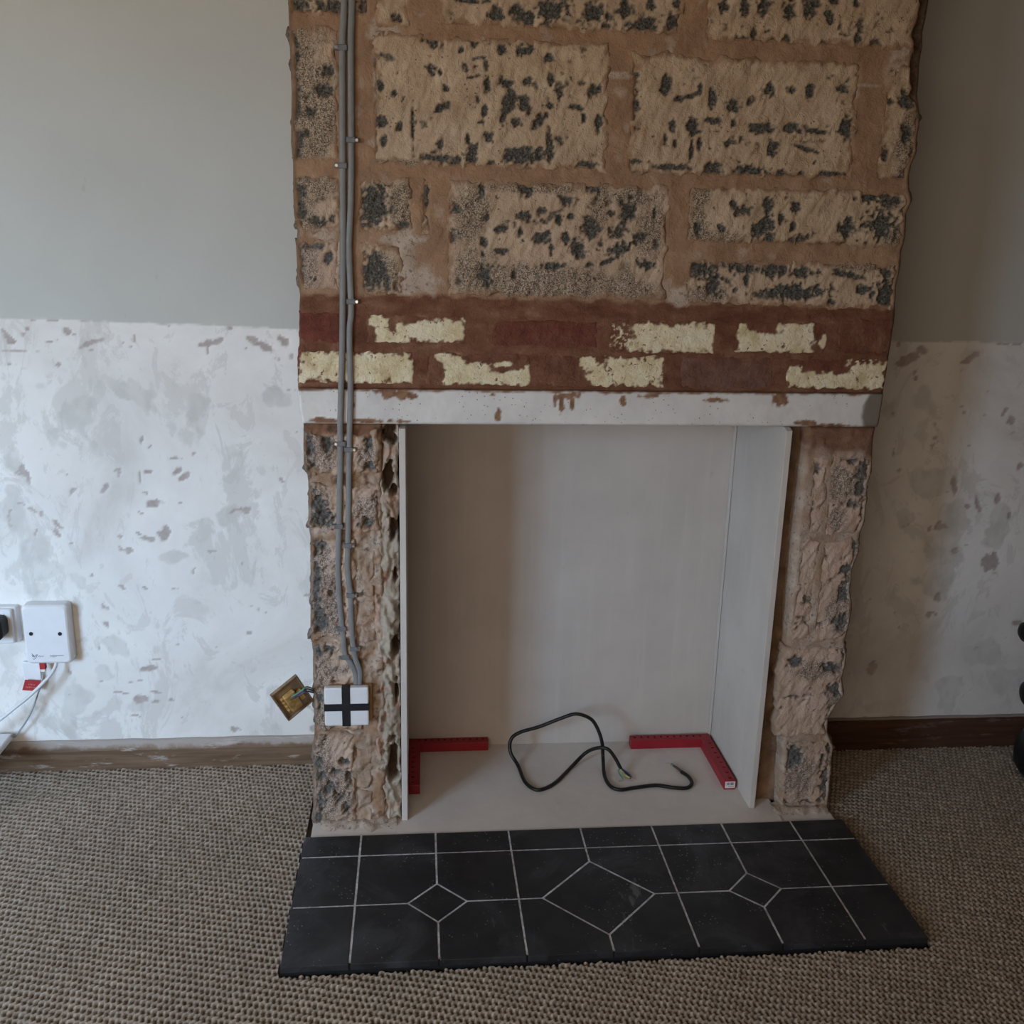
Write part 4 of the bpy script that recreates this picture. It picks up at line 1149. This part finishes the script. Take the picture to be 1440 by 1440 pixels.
cable([(496, -160), (495, 0), (493.5, 60), (494, 197), (493.5, 283), (491, 350), (494, 433), (491.5, 470), (493, 550), (491, 632), (490.5, 690), (489.5, 767), (489, 800), (493, 837), (494, 872), (496, 902), (500, 926), (506, 944), (505, 965)],
      [(493.5, 197), (493.7, 424), (490.5, 632), (489.5, 767), (493, 837), (497.5, 912)], 1, 'right one of two grey cables running down the stripped blockwork')

# white taped box
p0, p1 = on_y(457, 1021.5, -0.03), on_y(518, 967, -0.03)
bx0, bx1, bz0, bz1 = p0[0], p1[0], p0[2], p1[2]
root = empty('accessory_box', ((bx0 + bx1) / 2, 0, bz0), label='white square electrical box with black tape cross at the cable ends', cat='electrical box')
o = root.location
def ab(name, x0, x1, y0, y1, z0, z1, mat, bev=0.0, **k):
    return box_obj(name, x0 - o.x, x1 - o.x, y0, y1, z0 - o.z, z1 - o.z, mat, bev, parent=root, **k)
ab('back_box', bx0 + 0.004, bx1 + 0.0065, -0.014, 0.02, bz0 + 0.003, bz1 - 0.002, M_BOXWOOD, 0.002, label='brown side of the box')
ab('cover_plate', bx0, bx1, -0.030, -0.0145, bz0, bz1, M_WHITE, 0.003)
xm, zm = bx0 + (bx1 - bx0) * 0.49, bz0 + (bz1 - bz0) * 0.49
ab('tape_strip', xm - 0.0085, xm + 0.0085, -0.0308, -0.014, bz0 - 0.0006, bz1 + 0.0006, M_TAPE, 0.0003, label='upright strip of black tape')
ab('tape_strip', bx0 - 0.0006, bx1 + 0.0006, -0.0314, -0.0141, zm - 0.0075, zm + 0.008, M_TAPE, 0.0003, label='level strip of black tape')

# brass plate hanging loose, its back turned to the room
A = on_y(385, 967, -0.02); Bc = on_y(419, 946, -0.02); Cc = on_y(436, 995, -0.02)
e1 = Vector(Bc - A); e2 = Vector(Cc - Bc)
e1.y, e2.y = 0.028, 0.030
w_, h_ = e1.length, e2.length
ex = e1.normalized(); ez = -(e2 - ex * e2.dot(ex)).normalized(); ey = ez.cross(ex)
ctr = Vector((A + Cc) / 2)
root = empty('socket_plate', ctr, label='loose brass socket plate hanging by its wires beside the chimney breast', cat='socket plate')
root.matrix_world = Matrix(((ex.x, ey.x, ez.x, ctr.x), (ex.y, ey.y, ez.y, ctr.y), (ex.z, ey.z, ez.z, ctr.z), (0, 0, 0, 1)))
sg = 1 if (ey.y < 0) else -1          # towards the room
def pb(name, x0, x1, y0, y1, z0, z1, mat, bev=0.001, **k):
    y0, y1 = sorted((sg * y0, sg * y1))
    return box_obj(name, x0, x1, y0, y1, z0, z1, mat, bev, parent=root, **k)
W2, H2 = w_ / 2, h_ / 2
pb('face_plate', -W2, W2, -0.003, 0.0, -H2, H2, M_BRASS_DULL, 0.0012)
pb('rim', -W2, W2, 0.0002, 0.004, H2 - 0.004, H2, M_BRASS_DULL)
pb('rim', -W2, W2, 0.0002, 0.004, -H2, -H2 + 0.004, M_BRASS_DULL)
pb('rim', -W2, -W2 + 0.004, 0.0002, 0.004, -H2 + 0.0042, H2 - 0.0042, M_BRASS_DULL)
pb('rim', W2 - 0.004, W2, 0.0002, 0.004, -H2 + 0.0042, H2 - 0.0042, M_BRASS_DULL)
pb('terminal_block', -0.016, 0.010, 0.0005, 0.013, -0.024, 0.022, M_BRASS, 0.003, label='golden back of the terminals')
pb('terminal_block', 0.012, 0.023, 0.0005, 0.009, -0.016, 0.010, M_BRASS, 0.002)
for zz in (-0.018, -0.006, 0.006, 0.016):
    pb('terminal_screw', -0.022, -0.0165, 0.0005, 0.008, zz - 0.003, zz + 0.003, M_BRASS, 0.001)
minv = root.matrix_world.inverted()
for q, (mat, off, nm) in enumerate(((M_GREEN, 0.000, 'wire'), (M_BROWNW, -0.004, 'wire'), (M_BLUE, 0.004, 'wire'))):
    wend = on_y(441, 969 + q * 2.5, 0.004)
    mid = on_y(431, 966 + q * 3, -0.028)
    mid2 = on_y(423, 972 + q * 2, -0.034)
    pts = [Vector((-0.002 + off, sg * 0.012, 0.014 - q * 0.004))] + [minv @ Vector(m_) for m_ in (mid2, mid, wend)]
    tube_obj(nm, pts, 0.0017, mat, 8, parent=root)

# ------------------------------------------------------------------ things on the left wall
def wall_box_bm(w, h, d, r, ch):
    """box with rounded corners in x,z and a chamfered front, back at y=0, front at y=-d, centred"""
    bm = bmesh.new()
    rings = []
    for (y, ins) in ((0, 0), (-d + ch, 0.0), (-d + ch * 0.35, ch * 0.45), (-d, ch)):
        ring = []
        ww, hh, rr = w / 2 - ins, h / 2 - ins, max(r - ins * 0.4, 0.002)
        for (sx, sz, a0) in ((1, 1, 0), (-1, 1, 90), (-1, -1, 180), (1, -1, 270)):
            for k in range(6):
                a = math.radians(a0 + 18 * k)
                ring.append(bm.verts.new((sx * (ww - rr) + rr * math.cos(a), y, sz * (hh - rr) + rr * math.sin(a))))
        rings.append(ring)
    for r0, r1 in zip(rings[:-1], rings[1:]):
        n = len(r0)
        for i in range(n):
            bm.faces.new((r0[i], r0[(i + 1) % n], r1[(i + 1) % n], r1[i]))
    bm.faces.new(rings[0]); bm.faces.new(rings[-1])
    return bm

def disc(name, x, y, z, r, mat, parent, d=0.002, seg=16):
    bm = bmesh.new()
    bmesh.ops.create_cone(bm, cap_ends=True, segments=seg, radius1=r, radius2=r, depth=d, matrix=Matrix.Translation((x, y, z)) @ Matrix.Rotation(math.pi / 2, 4, 'X'))
    return bm_obj(name, bm, mat, parent=parent)

D_BOX = 0.032
q0, q1 = on_y(34.5, 893, WALL_Y - D_BOX), on_y(96, 893, WALL_Y - D_BOX)
q0[2], q1[2] = on_y(65, 932.5, WALL_Y - D_BOX)[2], on_y(65, 853, WALL_Y - D_BOX)[2]
cw, chh = q1[0] - q0[0] + 0.006, q1[2] - q0[2] + 0.004
bc = Vector(((q0[0] + q1[0]) / 2, WALL_Y - 0.001, (q0[2] + q1[2]) / 2))
root = empty('junction_box', bc, label='white wall box with two dark screws and printed logo', cat='wall box')
bm_obj('housing', wall_box_bm(cw, chh, D_BOX, 0.010, 0.006), M_WHITE, smooth=False, parent=root)
def loc_on(u, v, y, base):
    return Vector(on_y(u, v, y)) - base
for u in (44, 84.5):
    s_ = loc_on(u, 891, WALL_Y - D_BOX, bc)
    disc('screw', s_.x, -D_BOX - 0.0005, s_.z, 0.0042, M_HOLE, root)
# printed logo: handwritten swoosh and small letters, then two lines of small print
lg = [(45.0, 919), (45.8, 922.5), (46.5, 924.0), (47.5, 921), (48.3, 924), (50.5, 921.5), (52.5, 920.8), (50.5, 925), (48.2, 927.0), (46, 926.5)]
tube_obj('logo', [loc_on(u, v, WALL_Y - D_BOX - 0.0012, bc) for u, v in lg], 0.00055, M_INK, 6, parent=root)
def letters(name, u0, u1, v, hpx, y, base, parent, mat, n, seed, th=0.0006, rot=0.0):
    rnd = random.Random(seed)
    bm = bmesh.new()
    for i in range(n):
        u = u0 + (u1 - u0) * i / max(1, n - 1)
        vv = v + rot * (u - u0)
        a = loc_on(u, vv, y, base)
        k = 0.0016
        hh_ = hpx * k * rnd.choice((0.7, 1.0, 1.0, 1.3))
        ww_ = (u1 - u0) / n * k * 0.34
        add_box(bm, a.x - ww_ * 0.5, a.x + ww_ * 0.15, a.y - 0.0004, a.y + 0.0004, a.z - hh_ / 2, a.z + hh_ / 2)
        if rnd.random() < 0.8:
            zz = a.z + rnd.choice((-0.4, 0, 0.4)) * hh_
            add_box(bm, a.x - ww_ * 0.5, a.x + ww_, a.y - 0.0004, a.y + 0.0004, zz - th / 2, zz + th / 2)
    return bm_obj(name, bm, mat, parent=parent)
letters('logo_lettering', 54.5, 61, 923, 2.0, WALL_Y - D_BOX - 0.0013, bc, root, M_INK, 5, 4)
letters('small_print', 71, 89, 921.6, 1.0, WALL_Y - D_BOX - 0.0013, bc, root, M_INK, 16, 5, 0.0004)
letters('small_print', 71, 79, 923.6, 1.0, WALL_Y - D_BOX - 0.0013, bc, root, M_INK, 8, 6, 0.0004)
# flat white entry cover below the box
c0, c1 = on_y(34, 957, WALL_Y - 0.012), on_y(56, 933, WALL_Y - 0.012)
bm = bmesh.new()
add_box(bm, c0[0] - bc.x, c1[0] - bc.x, -0.0125, 0.0, c0[2] - bc.z, c1[2] - bc.z + 0.004, 0.002)
bm_obj('cable_cover', bm, M_WHITE, parent=root)

# socket with plug
s0, s1 = on_y(29, 902, WALL_Y - 0.012), on_y(-61, 853, WALL_Y - 0.012)
sc_ = Vector(((s0[0] + s1[0]) / 2, WALL_Y - 0.0008, (s0[2] + s1[2]) / 2))
sw, sh = abs(s1[0] - s0[0]), abs(s1[2] - s0[2])
root = empty('wall_socket', sc_, label='white double power socket at the left edge of the photo', cat='socket')
bm_obj('back_box', wall_box_bm(sw, sh, 0.018, 0.004, 0.002), M_WHITE, parent=root)
fp = bm_obj('face_plate', wall_box_bm(sw - 0.004, sh - 0.004, 0.010, 0.005, 0.003), M_WHITE, parent=root)
fp.location = (-0.004, -0.0182, 0)
for sx in (1, -1):
    bm = bmesh.new()
    add_box(bm, sx * (sw / 2 - 0.030) - 0.008, sx * (sw / 2 - 0.030) + 0.008, -0.0315, -0.0285, sh / 2 - 0.034, sh / 2 - 0.012, 0.001)
    bm_obj('rocker_switch', bm, M_WHITE, parent=root)
    disc('screw', sx * (sw / 2 - 0.024), -0.0288, -0.002 + 0.006, 0.0028, M_HOLE, root)
bm = wall_box_bm(0.05, 0.05, 0.040, 0.014, 0.008)
pz = Vector(on_y(-13, 886, WALL_Y - 0.06))
po_ = bm_obj('plug', bm, M_BLACK2, smooth=False)
po_.location = (pz.x, WALL_Y - 0.0305, pz.z)
link_(po_, label='black plug pushed into the wall socket', category='plug')

# cords from the junction box
def wall_tube(name, pts, ys, r, mat, label, seg=10):
    P = [on_y(u, v, y) for (u, v), y in zip(pts, ys)]
    b = P[-1]
    ob = tube_obj(name, [p - b for p in P], r, mat, seg, n=10)
    ob.location = b
    link_(ob, label=label, category='cable')
    return ob
wall_tube('white_cable', [(79, 931), (77.5, 938), (71, 949), (57, 964), (40, 980), (20, 996), (0, 1012), (-25, 1030), (-45, 1050)], [0.250, 0.245, 0.236, 0.226, 0.222, 0.220, 0.22, 0.215, 0.20], 0.0038, M_WHITE2, 'thick white cable curving down from the wall box')
wall_tube('thin_cord', [(61.5, 943), (60.5, 950), (58, 962), (53.5, 975), (47, 994), (38, 1012), (28, 1027), (21.5, 1035.5), (18.5, 1035), (16, 1032)], [0.252, 0.250, 0.247, 0.246, 0.247, 0.250, 0.255, 0.258, 0.252, 0.246], 0.0019, M_GREYCORD, 'thin grey cord hanging from the red connector')
cn0, cn1 = on_y(57, 940.5, 0.252), on_y(64, 931.5, 0.252)
cnb = Vector(((cn0[0] + cn1[0]) / 2, 0.252, cn0[2]))
root = empty('cord_connector', cnb, label='small red and white connector under the wall box', cat='connector')
box_obj('plug_body', cn0[0] - cnb.x, cn1[0] - cnb.x, -0.005, 0.006, 0, cn1[2] - cnb.z, M_TAG, 0.001, parent=root)
box_obj('collar', cn0[0] - cnb.x + 0.001, cn1[0] - cnb.x - 0.001, -0.004, 0.005, -0.006, -0.0002, M_WHITE2, 0.001, parent=root)
# red tag on the cord
T0, T1, T2, T3 = [Vector(on_y(u, v, 0.2535)) for u, v in ((35.3, 955.8), (58.8, 957.6), (54.0, 971.8), (31.2, 970.5))]
tb = (T0 + T1 + T2 + T3) / 4
root = empty('cord_tag', tb, label='small red card tag on the thin cord', cat='tag')
bm = bmesh.new()
fr = [bm.verts.new(p - tb + Vector((0, -0.0004, 0))) for p in (T0, T1, T2, T3)]
bk = [bm.verts.new(p - tb + Vector((0, 0.0004, 0))) for p in (T0, T1, T2, T3)]
bm.faces.new(fr); bm.faces.new(bk[::-1])
for i in range(4):
    bm.faces.new((fr[i], bk[i], bk[(i + 1) % 4], fr[(i + 1) % 4]))
bm_obj('card', bm, M_TAG, parent=root)
letters('lettering', 40.5, 48.5, 962.4, 1.6, 0.2530, tb, root, M_PRINT, 5, 11, 0.0008, 0.06)
letters('lettering', 37, 50, 966.2, 1.6, 0.2530, tb, root, M_PRINT, 9, 12, 0.0008, 0.06)

# thin white unit just showing at the left edge, resting on a small block
c = on_y(17, 1030, 0.20)
rt = empty('router', (c[0] - 0.12, 0.17, 0), label='flat white unit by the skirting board in the bottom left, mostly out of frame', cat='router')
d0, d1 = on_y(17.5, 1031, 0.255), on_z(0, 1054, on_y(17.5, 1031, 0.255)[2])
zt = d0[2]
box_obj('casing', d0[0] - 0.24 - rt.location.x, d0[0] - rt.location.x, 0.085 - 0.17, 0.256 - 0.17, zt - 0.016, zt, M_WHITE, 0.004, 3, parent=rt)
box_obj('stand', d0[0] - 0.22 - rt.location.x, d0[0] - 0.10 - rt.location.x, 0.12 - 0.17, 0.25 - 0.17, 0.0, zt - 0.0162, M_BLACK2, 0.003, parent=rt)

# ------------------------------------------------------------------ red corner clamps in the opening
def clamp(corner, sx, length_x, length_y, label, sticker):
    """L-shaped square lying on the screed: corner touches back and side boards; sx=+1 leg runs to +x"""
    th, hz = 0.026, 0.023
    root = empty('corner_clamp', (corner[0], corner[1], FZ + 0.0002), label=label, cat='clamp', group='red corner clamps')
    bm = bmesh.new()
    poly = [(0, 0), (sx * length_x, 0), (sx * length_x, -th), (sx * th, -th), (sx * th, -length_y), (0, -length_y)]
    prism(bm, poly, 0, hz, 0.0012)
    body = bm_obj('body', bm, M_RED, parent=root)
    cut = bmesh.new()
    nh = 11
    for k in range(nh):
        a = 0.024 + (length_x - 0.036) * k / (nh - 1)
        add_box(cut, sx * a - 0.0026, sx * a + 0.0026, -0.0135, -0.0055, hz - 0.007, hz + 0.01)
    ny = 9
    for k in range(1, ny):
        a = 0.024 + (length_y - 0.036) * k / (ny - 1)
        add_box(cut, sx * 0.0055, sx * 0.0135, -a - 0.0026, -a + 0.0026, hz - 0.007, hz + 0.01) if sx > 0 else add_box(cut, -0.0135, -0.0055, -a - 0.0026, -a + 0.0026, hz - 0.007, hz + 0.01)
    me = bpy.data.meshes.new('cutter')
    bmesh.ops.recalc_face_normals(cut, faces=cut.faces[:])
    cut.to_mesh(me); cut.free()
    co = bpy.data.objects.new('cutter', me)
    COL.objects.link(co)
    co.parent = root
    md = body.modifiers.new('holes', 'BOOLEAN')
    md.object = co
    md.operation = 'DIFFERENCE'
    md.solver = 'EXACT'
    bpy.context.view_layer.update()
    dg = bpy.context.evaluated_depsgraph_get()
    nm = bpy.data.meshes.new_from_object(body.evaluated_get(dg))
    body.modifiers.clear()
    body.data = nm
    bpy.data.objects.remove(co)
    if sticker:
        st = box_obj('sticker', sx * th * 0.04 if sx > 0 else -th * 0.94, sx * th * 0.94 if sx > 0 else -th * 0.04, -length_y - 0.0006, -length_y - 0.0001, 0.004, hz - 0.0025, M_STICKER, parent=root, label='white barcode sticker')
        bm = bmesh.new()
        rnd = random.Random(2)
        x = -th * 0.80
        while x < -th * 0.15:
            w = rnd.choice((0.0005, 0.0009, 0.0014))
            if not (-th * 0.62 < x < -th * 0.55):
                add_box(bm, x, x + w, -length_y - 0.0009, -length_y - 0.0006, 0.0115, 0.0180)
            x += w + rnd.choice((0.0004, 0.0007))
        for k in range(7):
            add_box(bm, -th * (0.62 - 0.07 * k), -th * (0.62 - 0.07 * k) + 0.0011, -length_y - 0.0009, -length_y - 0.0006, 0.0072, 0.0086)
        bm_obj('barcode', bm, M_INK, parent=st)
    return root
def floor_pt(u, v, dz=0.023):
    return on_z(u, v, FZ + dz)
lc = floor_pt(575, 1047); lend = floor_pt(687, 1045); lfoot = floor_pt(575, 1104)
clamp((OL + 0.0132, DP - 0.0008), 1, lend[0] - OL - 0.013, DP - 0.001 - floor_pt(585, 1104)[1], 'dark red corner clamp against the left side board', False)
rend = floor_pt(889, 1044); rfoot = floor_pt(1018, 1098)
clamp((OR - 0.0198, DP - 0.0125), -1, OR - 0.0198 - rend[0], DP - 0.0125 - rfoot[1], 'red corner clamp with white barcode sticker against the right side board', True)

# ------------------------------------------------------------------ black flex lying in the opening
FLR = FZ + 0.0046
def fl(u, v, y=None):
    if y is None:
        return Vector(on_z(u, v, FLR))
    p = on_y(u, v, y)
    p[2] = max(p[2], FLR)
    return Vector(p)
path = [(958, 1085, None), (968, 1092, None), (973, 1101, None), (966, 1108, None), (947, 1107.5, None), (922, 1104.5, None), (891, 1108, None), (872, 1110.5, None), (858, 1105, None), (850, 1090, None), (848, 1066, 0.205), (846.6, 1044, 0.21), (840, 1024, 0.22),
        (830, 1010.5, 0.225), (810, 1004, 0.23), (788, 1010.5, 0.235), (758, 1022, 0.24), (731, 1030, 0.24), (718.5, 1040, 0.235), (718, 1058, 0.225), (728.6, 1077, None), (738, 1099, None), (752, 1110, None), (766, 1109, None),
        (783, 1099, None), (805, 1077, None), (824, 1058.5, 0.212), (841, 1051.7, 0.19), (855, 1053.6, 0.178), (865, 1066, 0.17), (873, 1081, 0.160)]
P3 = [fl(*a) for a in path]
fb = P3[6].copy(); fb.z = FZ
root = empty('power_flex', fb, label='black power flex with stripped ends looped on the fire opening floor', cat='cable')
tube_obj('sheath', [p - fb for p in P3], 0.0043, M_BLACK, 12, parent=root)
e0 = P3[0]
for k, (mat, off) in enumerate(((M_BLUE, 0.0), (M_GREEN, 0.0028), (M_BROWNW, -0.0028))):
    q = [fl(959, 1085.5) + Vector((0, off, 0.0003)), fl(952, 1080.5) + Vector((0, off, 0.001)), fl(943.5, 1076.5 + off * 400) + Vector((0, off, 0.003))]
    tube_obj('wire_core', [p - fb for p in q], 0.0026, mat, 8, parent=root)
    tube_obj('copper_end', [q[-1] - fb, q[-1] - fb + Vector((-0.006, 0.003, 0.0005)), q[-1] - fb + Vector((-0.012, 0.005 + off, 0.0))], 0.0006, M_COPPER, 6, parent=root)
for k, (mat, pts) in enumerate(((M_YEL, [(872.5, 1080), (874.5, 1093), (880, 1104), (888, 1109)]), (M_BLUE, [(873.5, 1080), (882, 1089), (886.5, 1100), (887, 1106)]), (M_BLACK, [(873, 1080), (879.5, 1086.5), (884.5, 1094), (886, 1105)]), (M_GREEN, [(872, 1079), (869.5, 1084), (872, 1090), (876, 1098)]))):
    ys = [0.160, 0.155, 0.140, 0.128]
    q = [fl(u, v, y) for (u, v), y in zip(pts, ys)]
    tube_obj('wire_core', [p - fb for p in q], 0.0016, mat, 8, parent=root)
    tube_obj('copper_end', [q[-1] - fb, q[-1] - fb + Vector((0.004, -0.004, -0.001)), q[-1] - fb + Vector((0.009 - 0.007 * k, -0.007, -0.002))], 0.0006, M_COPPER, 6, parent=root)

# ------------------------------------------------------------------ black appliance cut off by the right edge
def lathe(bm, prof, M, seg=28):
    rings = []
    for (r, z) in prof:
        rings.append([bm.verts.new(M @ Vector((r * math.cos(2 * math.pi * k / seg), r * math.sin(2 * math.pi * k / seg), z))) for k in range(seg)])
    for a, b in zip(rings[:-1], rings[1:]):
        for k in range(seg):
            bm.faces.new((a[k], a[(k + 1) % seg], b[(k + 1) % seg], b[k]))
    bm.faces.new(rings[0][::-1]); bm.faces.new(rings[-1])
ya = 0.10
pA, pB, pC = on_y(1434.5, 889, ya), on_y(1438.5, 976, ya), on_y(1425, 1068, ya)
axx = pC[0] + 0.135
root = empty('floor_appliance', (axx, ya, 0), label='black rounded appliance on the carpet, cut off by the right edge', cat='appliance')
bm = bmesh.new()
zc = pC[2]
lathe(bm, [(0.06, 0.0), (0.10, 0.008), (0.112, max(0.02, zc - 0.03)), (0.115, zc), (0.112, zc + 0.02), (0.10, zc + 0.045), (0.06, zc + 0.06), (0.03, zc + 0.064)], Matrix.Identity(4))
bm_obj('body', bm, M_BLACK2, smooth=True, parent=root)
bm = bmesh.new()
lathe(bm, [(0.028, zc + 0.0645), (0.026, pB[2]), (0.022, pA[2] - 0.04), (0.02, pA[2] + 0.05)], Matrix.Identity(4))
bm_obj('column', bm, M_BLACK2, smooth=True, parent=root)
for nm, pp, r1, r2 in (('knob', pA, 0.026, 0.030), ('hose_bulge', pB, 0.034, 0.030)):
    bm = bmesh.new()
    xx = pp[0] - axx
    Mx = Matrix.Translation((0, 0, pp[2])) @ Matrix.Rotation(-math.pi / 2, 4, 'Y')
    ln = -xx
    lathe(bm, [(0.012, 0.0 + 0.027), (0.014, ln - 0.055), (r1 * 0.85, ln - 0.045), (r1, ln - 0.026), (r1 * 0.85, ln - 0.009), (r1 * 0.5, ln - 0.002), (0.004, ln)], Mx)
    bm_obj(nm, bm, M_BLACK2, smooth=True, parent=root)
